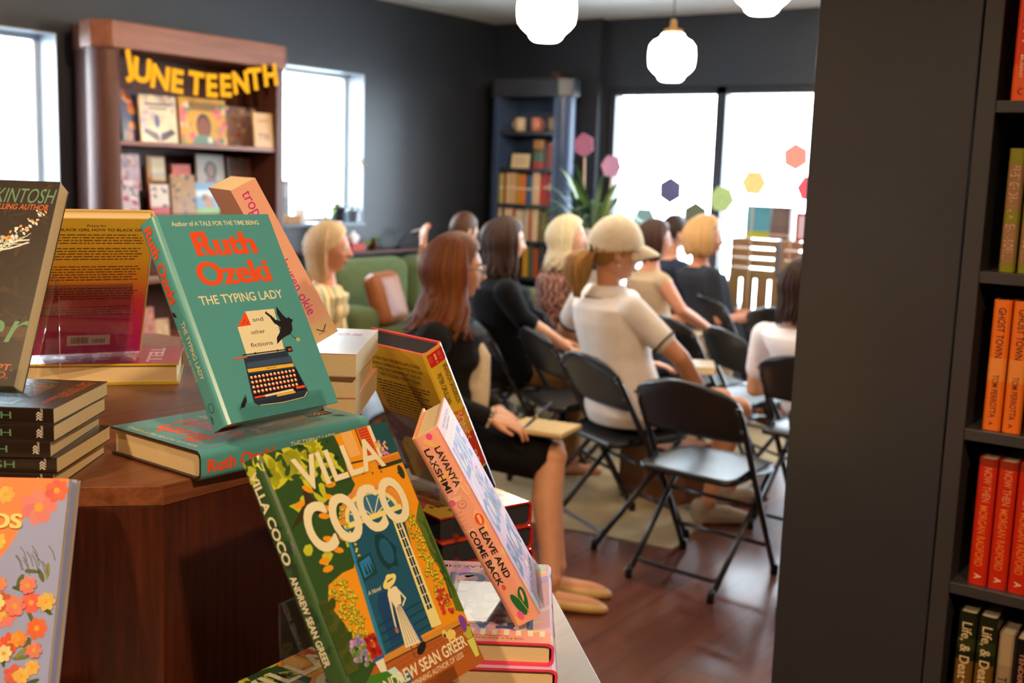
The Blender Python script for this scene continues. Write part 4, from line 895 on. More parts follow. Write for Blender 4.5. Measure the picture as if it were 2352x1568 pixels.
for k in range(2):
    spine_book(('orange GHOST TOWN novel next to the plain panel', 'second orange GHOST TOWN novel, beside the dark berry novel')[k], (rowx(.039 + .0325 * k), YS - .003, 1.084), .15, .23, .0295, 'e2701c', bands=((.44, .62, 'e0883c'),), rows=[('GHOST TOWN', .06, .38, .42, .34, '2a1a10'), ('TOM PERROTTA', .57, .33, .36, .34, '4a2410'), ('A', .93, .03, .25, .36, '4a2410')], group='orange GHOST TOWN novels')
    spine_book(('dark green berry novel beside the orange novels', 'dark green berry novel at the right edge of its shelf')[k], (rowx(.103 + .027 * k), YS + .003, 1.084), .135, .208, .025, '23302e', bands=((.86, 1, '3c4a2c'),), rows=[('The Berry Pickers', .05, .47, .5, .3, 'd8ccb0'), ('Amanda Peters', .56, .28, .42, .3, 'c8c0a0'), ('o', .89, .06, .7, .2, 'e0dcc8')], group='dark green berry novels')
for k in range(3):
    spine_book(('red NOW THEN novel next to the plain panel', 'middle one of the three red NOW THEN novels', 'red NOW THEN novel beside the navy and white book')[k], (rowx(.041 + .0335 * k), YS - .003, .801), .15, .232, .031, 'c22a14', bands=((.0, .06, '8a2a18'),), rows=[('NOW THEN', .07, .27, .44, .36, 'd8885c'), ('MORGAN RADFORD', .37, .48, .44, .30, 'e07a38'), ('A', .91, .04, .4, .35, 'f0d0b0')], group='red NOW THEN novels')
spine_book('navy book with big white letters RAND at the right edge of the picture', (rowx(.148), YS - .006, .801), .15, .215, .04, '16284a', rows=[('AYN', .06, .36, .6, .25, 'd8d4c8'), ('RAND', .50, .36, .66, .25, 'a8c8d8'), ('ooo', .92, .06, .5, .3, 'e0d8c8')])
for k in range(2):
    spine_book(('dark green and gold novel with script title next to the plain panel', 'second dark green and gold novel with script title, beside the tan book')[k], (rowx(.033 + .0345 * k), YS - .002, .51), .15, .236, .032, '1e2214', bands=((.38, .62, '6a4c1c'), (.2, .3, '30381c'), (.75, .9, '4a3a18')), rows=[('Life, & Death & Giants', .08, .86, .55, .25, 'd8c498')], group='green and gold script novels')
spine_book('tan TOM ROBBINS paperback on the lowest visible shelf', (rowx(.099), YS + .006, .51), .135, .21, .026, '9a8468', bands=((0, .28, 'a89478'),), rows=[('TOM ROBBINS', .38, .55, .6, .2, '2c241c')])
spine_book('black TENDER CRUELTY novel on the lowest visible shelf', (rowx(.128), YS + .004, .51), .14, .208, .028, '171416', rows=[('TENDER CRUELTY', .12, .6, .3, .35, 'c88a70')])
spine_book('emerald green novel at the right end of the lowest visible shelf', (rowx(.160), YS + .002, .51), .14, .215, .03, '1c5a38', bands=((.55, .75, 'd8cdb0'),), rows=[('HOLLY BRICKLEY', .12, .3, .2, .5, '4a8a60')])
# --- dark navy bookcase in the corner
BYF = 7.535
def nav(label, px0, px1, ytop, z, col, bands=(), group='books in the navy bookcase'):
    a = at(px0, ytop, 1, BYF); b = at(px1, ytop, 1, BYF)
    return spine_book(label, ((a.x + b.x) / 2, BYF, z), .15, a.z - z, (b.x - a.x) * .96, col, bands=bands, group=group)
r3 = [(1145, 1157, 398, 'b8a458', 'mustard'), (1158, 1162, 399, '8a2c30', 'thin maroon'), (1163, 1172, 397, 'd8b88a', 'first cream'), (1173, 1184, 396, 'd0a880', 'tall cream'), (1185, 1195, 400, 'c08a3c', 'ochre'), (1196, 1207, 401, 'e07a20', 'bright orange'), (1208, 1222, 402, '3c587e', 'blue'), (1223, 1240, 394, 'dcb894', 'wide cream'), (1241, 1248, 410, 'c83a28', 'scarlet'), (1249, 1258, 394, 'a83028', 'brick red')]
for x0, x1, y, c, n in r3: nav(n + ' spine in the full row of the navy bookcase', x0, x1, y, 1.262, c, ((.45, .5, 'e8dcc8'),) if x1 - x0 > 8 else (), 'third shelf of the navy bookcase')
nav('red and orange book at the end of the full row in the navy bookcase', 1259, 1271, 402, 1.262, 'a83c2c', ((.3, .5, 'e0c8b0'), (.55, .7, 'b02838')), 'third shelf of the navy bookcase')
r4 = [(1143, 1152, 475, 'd0b08c', 'buff'), (1153, 1157, 477, '2a2020', 'thin black'), (1158, 1167, 478, 'e0c49c', 'pale cream'), (1168, 1177, 477, 'd8ba94', 'ivory'), (1178, 1182, 476, '9a3028', 'thin red'), (1183, 1198, 481, 'dcc0a0', 'broad ivory'), (1199, 1207, 483, 'b0a8a4', 'pale grey'), (1208, 1214, 480, 'dcbc98', 'narrow ivory'), (1215, 1220, 480, 'b85a48', 'rust red'), (1221, 1236, 480, 'e0c09c', 'broad cream'), (1237, 1243, 492, '6a6244', 'olive'), (1244, 1251, 490, '8a7a4c', 'khaki'), (1252, 1258, 488, '70683c', 'moss green'), (1259, 1266, 486, '4c4a38', 'dark olive')]
for x0, x1, y, c, n in r4: nav(n + ' spine in the lower row of the navy bookcase', x0, x1, y, .967, c, (), 'fourth shelf of the navy bookcase')
for x0, x1, y, c, n in [(1146, 1160, 560, '3a3430', 'black'), (1162, 1176, 563, '7a5c3c', 'brown'), (1200, 1212, 566, 'c8962c', 'amber'), (1213, 1225, 563, '58604c', 'grey green'), (1226, 1234, 570, 'c0502c', 'rusty'), (1236, 1250, 566, '4a4a50', 'slate')]: nav(n + ' spine on the low shelf of the navy bookcase', x0, x1, y, .67, c, (), 'fifth shelf of the navy bookcase')
a = at(1226, 318, 1, BYF); nav('patchwork book with gold and green bands in the navy bookcase', 1224, 1250, 322, 1.555, '6a5838', ((0, .3, 'a8782c'), (.32, .38, '2a2420'), (.5, .75, '4a7058'), (.76, 1, 'a83a28')), 'second shelf of the navy bookcase')
nav('plain red book at the end of the shelf above the full row', 1257, 1270, 328, 1.555, 'a03428', (), 'second shelf of the navy bookcase')
nav('narrow dark book leaning beside the patchwork book in the navy bookcase', 1251, 1256, 330, 1.555, '5a5450', (), 'second shelf of the navy bookcase')
root = thing('card', 'cream printed card standing on the second shelf of the navy bookcase', 'card', (-5.33, 7.56, 1.5555)); mb = MB(); mb.box(-.085, .095, -.003, .003, .0, .115, lin('e4ccA4'.lower()), M=M4.Rotation(R(-8), 4, 'X'))
A = Art(mb, lambda u, v, l: M4.Rotation(R(-8), 4, 'X') @ V((u, -.003 - l, v)))
for k in range(4): A.greek(-.06, .085 - .018 * k, .07, 1, .012, lin('b08a6a'))
mb.build('sheet', PLAIN, root)
def mug(label, x, y, z, col, side, s=1.0):
    root = thing('mug', label, 'mug', (x, y, z), 0, 'mugs on the navy bookcase')
    mb = MB(); mb.lathe([(.034 * s, 0), (.04 * s, .004), (.042 * s, .05), (.042 * s, .1 * s), (.039 * s, .1 * s), (.038 * s, .012), (.001, .01)], lin(col), 24); mb.build('cup', CERAMIC, root)
    mb = MB(); mb.tube([(side * (.04 + .028 * math.sin(t)) * s, 0, (.05 + .032 * math.cos(t)) * s) for t in [math.pi * k / 10 for k in range(11)]], .0055, lin(col), 8); mb.build('handle', CERAMIC, root)
mug('cream mug, handle toward the corner, on the navy bookcase', -5.375, 7.62, 1.8505, 'dcc4a0', -1, 1.12); mug('coral mug between the cream mug and the tan mug', -5.215, 7.62, 1.8505, 'd88a74', 1, 1.12); mug('tan mug nearest the rounded upright of the navy bookcase', -5.045, 7.62, 1.8505, 'b09878', 1, 1.12)
root = thing('trinket', 'small brown wooden block on top of the navy bookcase', 'ornament', (-5.03, 7.64, 2.2655)); mb = MB(); mb.box(-.05, .02, -.03, .03, 0, .06, lin('4a342c')); mb.box(.025, .07, -.03, .03, 0, .05, lin('2c1c1e')); mb.build('block', PLAIN, root, bevel=.006)

# --- things on the side window sill
SX, SZ = -5.86, ZS + .003
def pot(root, r, h, col, mat=CERAMIC):
    mb = MB(); mb.lathe([(r * .72, 0), (r * .96, h * .85), (r * 1.08, h * .86), (r * 1.08, h), (r * .95, h), (r * .9, h * .88), (.001, h * .86)], lin(col), 22); mb.build('pot', mat, root)
def leaf(mb, base, tip, w, col, droop=.0, fold=.15):
    b, t = V(base), V(tip); d = t - b; L = d.length; sd = d.cross(V((0, 0, 1)));
    if sd.length < 1e-4: sd = V((1, 0, 0))
    sd.normalize(); n = 7; vs = []; fs = []
    for i in range(n):
        f = i / (n - 1); c = b + d * f + V((0, 0, -droop * f * f + droop * .5 * math.sin(math.pi * f))); ww = w * math.sin(math.pi * (f * .92 + .04)) ** .8
        vs += [c - sd * ww + V((0, 0, ww * fold)), c, c + sd * ww + V((0, 0, ww * fold))]
    for i in range(n - 1): k = 3 * i; fs += [(k, k + 1, k + 4, k + 3), (k + 1, k + 2, k + 5, k + 4)]
    mb.add(vs, fs, col, 0, True)
root = thing('potted_plant', 'small dark pot with one long green leaf on the window sill', 'plant', (SX, 6.0, SZ)); pot(root, .058, .115, '3c3a3a')
mb = MB(); leaf(mb, (0, 0, .1), (.05, -.16, .17), .03, lin('86a838'), .03); leaf(mb, (0, 0, .1), (.03, -.1, .08), .018, lin('6a8a34'), .05); leaf(mb, (0, 0, .1), (-.03, .05, .16), .015, lin('5a7a30'), .02); mb.build('leaf', LEAF, root)
root = thing('orchid', 'white orchid arching against the window jamb', 'plant', (SX + .02, 6.13, SZ)); pot(root, .045, .09, '8a8f98')
mb = MB(); st = [(0, 0, .08), (.01, -.01, .22), (.015, -.015, .36), (.02, .01, .44), (.03, .05, .46), (.04, -.06, .40)]; mb.tube(st[:5], .003, lin('7a8a48'), 6); mb.build('stem', LEAF, root)
mb = MB(); leaf(mb, (0, 0, .09), (.06, -.08, .13), .025, lin('4f7034'), .03); leaf(mb, (0, 0, .09), (.0, .06, .12), .025, lin('4f7034'), .03); mb.build('leaf', LEAF, root)
for c in ((.02, .0, .43), (.03, .045, .45), (.02, -.03, .41), (.035, .07, .43)):
    mb = MB()
    for k in range(5): a = 2 * math.pi * k / 5; leaf(mb, c, (c[0] + .012, c[1] + .036 * math.cos(a), c[2] + .036 * math.sin(a)), .017, lin('f4e8d8'), 0)
    mb.ball(c, .006, lin('e0b040'), 8); mb.build('blossom', LEAF, root)
spine_book('grey book standing on the window sill next to the walnut bookcase', (SX + .02, 5.47, SZ), .14, .3, .06, '7a8088', yaw=90, bands=((.1, .4, 'a8a0a4'),)); 
root = thing('wooden_block', 'small ochre wooden block at the foot of the grey book on the sill', 'block', (SX + .09, 5.45, SZ)); mb = MB(); mb.box(-.02, .02, -.07, .07, 0, .06, lin('a87a4c')); mb.build('block', PLAIN, root, bevel=.004)
root = thing('postcard', 'small pale postcards leaning on the window sill', 'postcard', (SX, 5.62, SZ)); mb = MB(); mb.box(-.003, .003, -.05, .05, 0, .1, lin('c8bcb0'), M=M4.Rotation(R(-6), 4, 'Y')); mb.build('card', PLAIN, root)
root = thing('perfume_vial', 'small amber vial on the window sill beside the dark pot', 'bottle', (SX + .01, 5.86, SZ)); mb = MB(); mb.lathe([(.014, 0), (.015, .05), (.008, .06), (.008, .08), (.001, .081)], lin('b08a5c'), 14); mb.build('bottle', CERAMIC, root)

# --- sofa, cushion, side table
GS = lin('5f6b46')
def rbox(mb, x0, x1, y0, y1, z0, z1, col): mb.box(x0, x1, y0, y1, z0, z1, col)
root = thing('sofa', 'olive green sofa with padded back under the side window', 'sofa', (-5.25, 6.25, 0))
def soft(name, b, bev=.06):
    mb = MB(); mb.box(*b, GS); o = mb.build(name, KNIT, root, bevel=bev, seg=5)
    for p in o.data.polygons: p.use_smooth = True
soft('base', (-.42, .42, -.95, .95, .12, .34), .03); soft('back', (-.46, -.2, -.95, .95, .30, .80), .09)
soft('arm', (-.42, .42, -1.08, -.86, .12, .62), .09); soft('arm', (-.42, .42, .86, 1.08, .12, .62), .09)
soft('seat_cushion', (-.22, .44, -.85, 0, .33, .47), .05); soft('seat_cushion', (-.22, .44, .005, .85, .33, .47), .05)
soft('back_cushion', (-.30, -.08, -.84, -.005, .44, .88), .1); soft('back_cushion', (-.30, -.08, .005, .84, .44, .88), .1)
for x in (-.36, .36):
    for y in (-.95, .95): mb = MB(); mb.tube([(x, y, 0), (x, y, .14)], .025, lin('2a1c14'), 10); mb.build('leg', PLAIN, root)
root = thing('throw_pillow', 'tan leather cushion on the end of the green sofa', 'cushion', (-4.96, 5.62, .475), R(20)); mb = MB(); mb.box(-.07, .07, -.2, .2, 0, .36, lin('9c5a30'), M=M4.Rotation(R(-18), 4, 'Y')); o = mb.build('cushion', LEATHER, root, bevel=.065, seg=5)
for p in o.data.polygons: p.use_smooth = True
root = thing('wall_shelf', 'narrow dark ledge on the wall above the sofa back', 'shelf', (-5.8, 5.85, .905)); mb = MB(); mb.box(0, .17, -.42, .95, -.02, 0, lin('5a3a30')); mb.build('board', PLAIN, root, bevel=.002)
p = at(818, 600, 0, -5.7)
root = thing('paper_cup', 'red and pink paper cup on the ledge behind the white haired woman', 'cup', (-5.71, 5.80, .9055)); mb = MB(); mb.lathe([(.05, 0), (.055, .1), (.062, .14)], lin('c83c34'), 22); mb.lathe([(.06, .14), (.064, .17), (.065, .20), (.066, .215), (.062, .215), (.05, .02), (.001, .01)], lin('d89a94'), 22); mb.build('cup', CERAMIC, root)
root = thing('tissue_box', 'red tissue box with a white tissue standing up', 'tissue box', (-5.71, 6.01, .9055)); mb = MB(); mb.box(-.055, .055, -.07, .07, 0, .055, lin('b83830')); mb.build('box', PLAIN, root, bevel=.003)
mb = MB(); mb.rings([[(r_ * .5 * math.cos(a), r_ * math.sin(a) + .01 * math.sin(3 * a), z + .01 * math.cos(2 * a + z * 60)) for a in [2 * math.pi * k / 14 for k in range(14)]] for r_, z in ((.03, .05), (.05, .075), (.055, .095), (.04, .12), (.012, .135))], lin('f0eef4')); mb.build('tissue', FABRIC, root)
root = thing('trailing_plant', 'small green plant at the end of the ledge above the sofa', 'plant', (-5.71, 6.21, .9055)); pot(root, .04, .06, '6a3a2c'); mb = MB()
for k in range(16): a = rnd.random() * 6.28; leaf(mb, (0, 0, .05), (.07 * math.cos(a), .1 * math.sin(a), .06 + .06 * rnd.random()), .014, lin('7c9430'), .03)
mb.build('foliage', LEAF, root)
root = thing('gooseneck_lamp', 'thin black bent lamp on the ledge against the wall, below the raised hand', 'lamp', (-5.70, 6.50, .9055))
mb = MB(); mb.lathe([(.045, 0), (.045, .01), (.012, .018)], lin('1c1c20'), 20); mb.build('base', METAL, root)
mb = MB(); mb.tube([(0, 0, .015), (.01, .01, .06), (.025, .05, .10), (.04, .11, .125)], .007, lin('1c1c20'), 8); mb.build('pole', METAL, root)
mb = MB(); mb.tube([(.038, .10, .122), (.05, .16, .135), (.055, .19, .132)], [.012, .018, .016], lin('1c1c20'), 10); mb.build('head', METAL, root)

# --- wooden crates with books before the big window, palm, paper hexagons
def crate(label, x0, x1, y, z0, z1, vertical=False, d=.3):
    w = x1 - x0; h = z1 - z0; root = thing('wooden_crate', label, 'crate', ((x0 + x1) / 2, y, z0), 0, 'slatted wooden crates'); cw = lin('8f6c4c')
    L, S = (h, w) if vertical else (w, h); n = 4; sl = S / (n + .27 * (n - 1))
    def put(name, b):
        mb = MB(); mb.box(*b, tuple(x * (.85 + .3 * rnd.random()) for x in cw)); mb.build(name, CRATE, root, bevel=.003)
    for face in (0,):
        for k in range(n):
            a = -S / 2 + 1.27 * k * sl if vertical else 1.27 * k * sl
            put('slat', (a, a + sl, face, face + .012, 0, h) if vertical else (-w / 2, w / 2, face, face + .012, a, a + sl))
    for sgn in (-1, 1):
        if vertical: put('end_board', (-w / 2, w / 2, .012, d - .012, 0 if sgn < 0 else h - .015, .015 if sgn < 0 else h))
        else: put('end_board', (sgn * w / 2 - (.015 if sgn > 0 else 0), sgn * w / 2 + (.015 if sgn < 0 else 0), .012, d - .012, 0, h))
    return root
YC = 7.05
root = thing('bench', 'low dark bench under the big window', 'bench', (-2.7, 7.3, 0)); mb = MB(); mb.box(-.50, 1.2, -.3, .3, .40, .44, lin('4a3a30')); mb.build('seat', PLAIN, root, bevel=.004)
for x in (-.46, .3, 1.15): mb = MB(); mb.box(x - .02, x + .02, -.28, .28, 0, .40, lin('3a2c24')); mb.build('leg', PLAIN, root)
crate('lower slatted crate on end, below the teal book', -3.19, -2.80, YC, .4405, .872, True); crate('lower slatted crate on end, beside the dark shelving edge', -2.775, -2.40, YC, .4405, .872, True)
crate('upper slatted crate with the teal and the dark book on top', -3.185, -2.86, YC, .8725, 1.125); crate('upper slatted crate carrying the red framed picture', -2.82, -2.47, YC, .8725, 1.125)
spine_book('upright teal picture book on the window crate', (-3.045, YC + .1, 1.1255), .03, .222, .175, '4a8ea8', bands=((.78, .9, '9aa030'), (.9, 1, 'a8b040')), rows=[('', 0, 1, .1, .1, 'ffffff')]); spine_book('upright charcoal picture book with fine print on the window crate', (-2.885, YC + .1, 1.1255), .03, .222, .14, '5a4c4c', bands=((.2, .22, '7a6c6c'), (.3, .32, '7a6c6c'), (.4, .42, '7a6c6c'), (.5, .52, '7a6c6c'), (.82, .9, 'a88a84')))
root = thing('framed_picture', 'red framed picture leaning on the crate by the dark shelving', 'picture', (-2.68, YC + .1, 1.1255)); mb = MB()
for b in ((-.10, .16, 0, .02), (-.10, .16, .17, .19), (-.10, -.08, .02, .17), (.14, .16, .02, .17)): mb.box(b[0], b[1], 0, .02, b[2], b[3], lin('a02c34'))
mb.build('frame', SATIN, root, bevel=.002); mb = MB(); mb.box(-.08, .14, .006, .014, .02, .17, lin('c8b8c4')); mb.build('print', PLAIN, root)
root = thing('planter', 'pale round planter of a spiky palm beside the window', 'plant', (-4.32, 7.1, 0))
mb = MB(); mb.lathe([(.15, 0), (.19, .3), (.205, .9), (.21, 1.13), (.19, 1.13), (.18, 1.05), (.001, 1.04)], lin('c8b8aa'), 28); mb.build('pot', CERAMIC, root)
mb = MB()
for k in range(64):
    a = rnd.random() * 6.28; L = .3 + .36 * rnd.random(); el = .2 + 1.0 * rnd.random(); b = V((.06 * math.cos(a), .06 * math.sin(a), 1.04 + .12 * rnd.random()))
    leaf(mb, b, b + V((L * math.cos(a) * math.cos(el), L * math.sin(a) * math.cos(el), L * math.sin(el))), .017, lin(('4c6a38', '3c5a34', '6a8438', '2f4a30')[k % 4]), .12)
mb.build('foliage', LEAF, root)
def hexagon(label, px, py, y, r, col, zb, tilt=0, stick=True, dx=0, edge=None):
    c = at(px, py, 1, y); root = thing('hexagon_sign', label, 'paper hexagon', (c.x + dx, y, zb), 0, 'paper hexagons on sticks')
    p = [(r * math.cos(R(60 * k + 30 + tilt)), r * math.sin(R(60 * k + 30 + tilt))) for k in range(6)]
    mb = MB(); M = M4.Translation((-dx, 0, c.z - zb)) @ M4.Rotation(R(90), 4, 'X'); mb.prism(p, -.004, .012, lin(col), M=M); mb.build('hexagon', FABRIC, root)
    mb = MB(); mb.tube([(0, .008, 0.001), (-dx, .008, c.z - zb - .02)], .0065, lin('b89a7c'), 8); mb.build('stick', CRATE, root)
hexagon('tall mauve paper hexagon on a stick in the palm planter', 1342, 333, 7.02, .088, '8e566c', 1.045, 6, dx=.025); hexagon('lower mauve paper hexagon on a stick in the palm planter', 1405, 382, 7.06, .085, 'b4809a', 1.045, 24, dx=-.03)
root = thing('planter_trough', 'long pale planter trough under the window behind the seated people', 'planter', (-3.85, 7.55, 0)); mb = MB(); mb.box(-.75, .5, -.12, .12, 0, .62, lin('b8aca0')); mb.build('trough', PLAIN, root, bevel=.01); mb = MB(); mb.box(-.73, .48, -.1, .1, .615, .625, lin('3a2c22')); mb.build('soil', PLAIN, root)
for lab, px, py, c, tl in (('navy paper hexagon against the bright window pane', 1540, 437, '66668e', 0), ('light green paper hexagon on the dark window mullion', 1659, 457, 'b4d090', 22), ('dark olive paper hexagon behind the blonde head', 1597, 495, '6c7460', 0), ('teal paper hexagon low behind the seated people', 1480, 505, '8cb0b0', 30)): hexagon(lab, px, py, 7.55, .099, c, .626, tl)
for lab, px, py, c, tl in (('yellow paper hexagon above the upright teal book', 1732, 420, 'f0d090', 28), ('coral pink paper hexagon high beside the dark shelving', 1828, 360, 'f49890', 4), ('crimson paper hexagon cut off by the dark shelving', 1860, 433, 'e86478', 26)): hexagon(lab, px, py, 6.98, .088, c, .001, tl)
# rug and cardboard box
mb = MB(); mb.box(-2.0, 0, 0, 2.6, 0.0005, .004, lin('a8926e')); o = mb.build('rug', KNIT); o.location = (-1.97, 3.98, 0); o.rotation_euler = (0, 0, R(8)); tag(o, 'beige woven rug on the plank floor under the chairs', 'rug')
root = thing('cardboard_box', 'brown cardboard box on the floor under the chair of the woman in the cap', 'box', (-2.36, 4.66, .0045), R(-20)); mb = MB(); mb.box(-.19, .16, -.14, .14, 0, .27, lin('7c5034')); mb.box(-.012, .012, -.141, .141, .0, .271, lin('94684a')); mb.build('box', CARD, root, bevel=.002)
# ------------------------------------------------------------------ folding chairs
BKC = lin('26272b')
def make_chair(label, loc, rz):
    root = thing('folding_chair', label, 'chair', loc, rz, 'black folding chairs')
    T0, F0 = V((.215, -.20, .765)), V((.205, .215, .012))      # long tube: back top to front foot
    def on(z): f = (T0.z - z) / (T0.z - F0.z); return T0.lerp(F0, f)
    for s in (-1, 1):
        m = lambda p: V((p.x * s, p.y, p.z))
        mb = MB(); mb.tube([m(on(.70)) + V((-.012 * s, 0, 0)), m(on(.67)), m(on(.45)), m(on(.2)), m(F0)], .0125, BKC, 10); o = mb.build('front_leg', METAL, root)
        mb = MB(); mb.lathe([(.016, -.012), (.017, .02), (.013, .03)], lin('151517'), 12, m(F0)); mb.build('foot_cap', PLASTIC, o)
        a, b = V((.188, .17, .425)), V((.178, -.225, .014)); 
        mb = MB(); mb.tube([m(a), m(a.lerp(b, .5)), m(b)], .0115, BKC, 10); o = mb.build('rear_leg', METAL, root)
        mb = MB(); mb.lathe([(.015, -.013), (.016, .02), (.012, .03)], lin('151517'), 12, m(b)); mb.build('foot_cap', PLASTIC, o)
        mb = MB(); mb.tube([m(on(.455)) + V((-.006 * s, 0, 0)), m(V((.198, -.10, .435))), m(V((.196, .15, .428)))], .011, BKC, 8); mb.build('seat_bracket', METAL, root)
    a, b = V((.188, .17, .425)), V((.178, -.225, .014)); q = a.lerp(b, .86)
    mb = MB(); mb.tube([(-q.x, q.y, q.z), (-q.x + .03, q.y - .004, q.z - .012), (q.x - .03, q.y - .004, q.z - .012), (q.x, q.y, q.z)], .009, BKC, 8); mb.build('rear_crossbar', METAL, root)
    q = on(.13); mb = MB(); mb.tube([(-q.x, q.y, q.z), (q.x, q.y, q.z)], .008, BKC, 8); mb.build('front_crossbar', METAL, root)
    q = on(.30); mb = MB(); mb.tube([(-q.x, q.y, q.z), (q.x, q.y, q.z)], .008, BKC, 8); mb.build('front_crossbar', METAL, root)
    # curved back panel with rounded upper corners
    def panel(mb, nu, nv, fn, th, nrm):
        vs = []; fs = []
        for side in (0, 1):
            for j in range(nv + 1):
                for i in range(nu + 1): p = fn(i / nu * 2 - 1, j / nv); vs.append(p + nrm * (th if side else 0))
        W = nu + 1; N = W * (nv + 1)
        for j in range(nv):
            for i in range(nu): k = j * W + i; fs += [(k, k + W, k + W + 1, k + 1), (N + k, N + k + 1, N + k + W + 1, N + k + W)]
        rim = [i for i in range(W)] + [j * W + nu for j in range(1, nv + 1)] + [nv * W + i for i in range(nu - 1, -1, -1)] + [j * W for j in range(nv - 1, 0, -1)]
        for i in range(len(rim)): a_, b_ = rim[i], rim[(i + 1) % len(rim)]; fs.append((a_, b_, N + b_, N + a_))
        mb.add(vs, fs, BKC, 0, True)
    d = (F0 - T0); d.x = 0; d.normalize(); nb = V((0, -d.z * -1, d.y)) ; nb = V((0, d.z, -d.y)) * -1
    def back(u, v):
        hw = .222; z0, z1 = .775, .565; t = v
        r = 1.0
        # superellipse corner at the top, gentle taper at the bottom
        w = hw * ((1 - max(0, (.42 - t) / .42) ** 2.6) ** .38 if t < .42 else 1.0) * (1 - .05 * max(0, t - .5)) * (1 - max(0, (t - .8) / .2) ** 3 * .12)
        w = max(w, .10)
        z = z0 + (z1 - z0) * t; y = T0.y + (T0.z - z) / (T0.z - F0.z) * (F0.y - T0.y)
        return V((u * w, y - .018 - .03 * (1 - u * u) * 1.0 + .012, z + .012 * (1 - u * u) * (1 if t < .1 else .3)))
    mb = MB(); panel(mb, 20, 14, back, .012, V((0, .95, .3)).normalized()); o = mb.build('backrest', PLASTIC, root)
    for s in (-1, 1):
        for z in (.71, .62):
            p = on(z); mb = MB(); mb.tube([(s * (p.x + .0), p.y - .012, z), (s * (p.x + .0), p.y - .020, z)], .006, lin('55565a'), 8); mb.build('rivet', METAL, o)
    def seat(u, v):
        e = max(0, (v - .6) / .4); w = .205 * (1 - e ** 3 * .22) * (1 - max(0, (.15 - v) / .15) ** 2 * .12)
        return V((u * w, -.175 + .41 * v - .012 * e * u * u, .452 - .014 * (1 - v) - .010 * (1 - u * u) * math.sin(math.pi * v) - .012 * e ** 3))
    mb = MB(); panel(mb, 16, 16, seat, -.02, V((0, 0, 1))); mb.build('seat', PLASTIC, root)
    return root
# (backrest centre x, y), turn from facing the big window, label
CH = [(-1.773, 3.592, -4.5, 'empty black folding chair nearest the camera, seen from behind'),
      (-2.37, 3.875, -27, 'black folding chair on which the woman in the white cap sits'),
      (-2.91, 4.285, -34, 'empty black folding chair between the dark haired woman and the woman in the cap'),
      (-3.39, 4.43, -36, 'black folding chair of the woman in black with long dark hair'),
      (-2.69, 5.22, -30, 'black folding chair showing beyond the right sleeve of the white polo shirt'),
      (-2.285, 5.02, -33, 'empty black folding chair in front of the white book on the lap'),
      (-3.06, 6.40, -30, 'black folding chair of the blonde woman in the dark shirt'),
      (-2.44, 6.11, -6, 'empty black folding chair in front of the wooden crates'),
      (-1.66, 4.47, -6, 'black folding chair of the person in white cut off by the dark shelving'),
      (-1.17, 3.60, -2, 'black folding chair mostly hidden by the shelving panel beside the nearest chair'),
      (-2.88, 3.08, -70, 'black folding chair under the woman in the black cardigan'),
      (-4.12, 3.72, -50, 'black folding chair of the white haired woman in the striped blouse'),
      (-3.62, 6.65, -30, 'black folding chair of the woman in the dark denim shirt'),
      (-3.58, 5.20, -30, 'black folding chair behind the patterned blouse'),
      (-3.10, 4.97, -30, 'black folding chair of the half hidden person in white behind the ponytail'),
      (-3.25, 5.69, -30, 'black folding chair of the woman in the sleeveless beige top'),
      (-4.20, 5.40, -26, 'black folding chair of the person in the cream top'),
      (-4.62, 5.65, -18, 'black folding chair of the man with cropped hair')]
proto = None
def chair_loc(cx, cy, a): return (cx + .2 * math.sin(R(-a)), cy + .2 * math.cos(R(a)), 0)
for cx, cy, a, lab in CH:
    L = chair_loc(cx, cy, a); z = .0045 if (-3.9 < L[0] < -2.15 and L[1] > 4.25) else 0
    L = (L[0], L[1], z)
    if proto is None: proto = make_chair(lab, L, R(a))
    else: dup(proto, lab, L, R(a))
# ------------------------------------------------------------------ people
def finish(name, mb, mat, parent, voxel, it=3, col=(.5, .5, .5), colfn=None, fac=.5):
    """one continuous skin over overlapping volumes"""
    o = mb.build('tmp', mat)
    m = o.modifiers.new('r', 'REMESH'); m.mode = 'VOXEL'; m.voxel_size = voxel; m.use_smooth_shade = True
    s = o.modifiers.new('s', 'SMOOTH'); s.factor = fac; s.iterations = it
    dg = bpy.context.evaluated_depsgraph_get(); me = bpy.data.meshes.new_from_object(o.evaluated_get(dg)); me.name = name
    old = o.data; bpy.data.objects.remove(o); bpy.data.meshes.remove(old)
    n = len(me.vertices); co = np.empty(n * 3, dtype=np.float32); me.vertices.foreach_get('co', co); co = co.reshape(-1, 3)
    c = np.ones((n, 4), dtype=np.float32); c[:, :3] = col
    if colfn: c[:, :3] = colfn(co, c[:, :3])
    for a in list(me.color_attributes): me.color_attributes.remove(a)
    at_ = me.color_attributes.new('Col', 'FLOAT_COLOR', 'POINT'); at_.data.foreach_set('color', c.ravel())
    if not me.materials: me.materials.append(mat)
    W = wmat(parent).inverted(); me.transform(W)
    me.polygons.foreach_set('use_smooth', [True] * len(me.polygons)); me.update()
    ob = bpy.data.objects.new(name, me); COL.objects.link(ob); ob.parent = parent; return ob
G = lambda x, s: math.exp(-(x / s) ** 2)
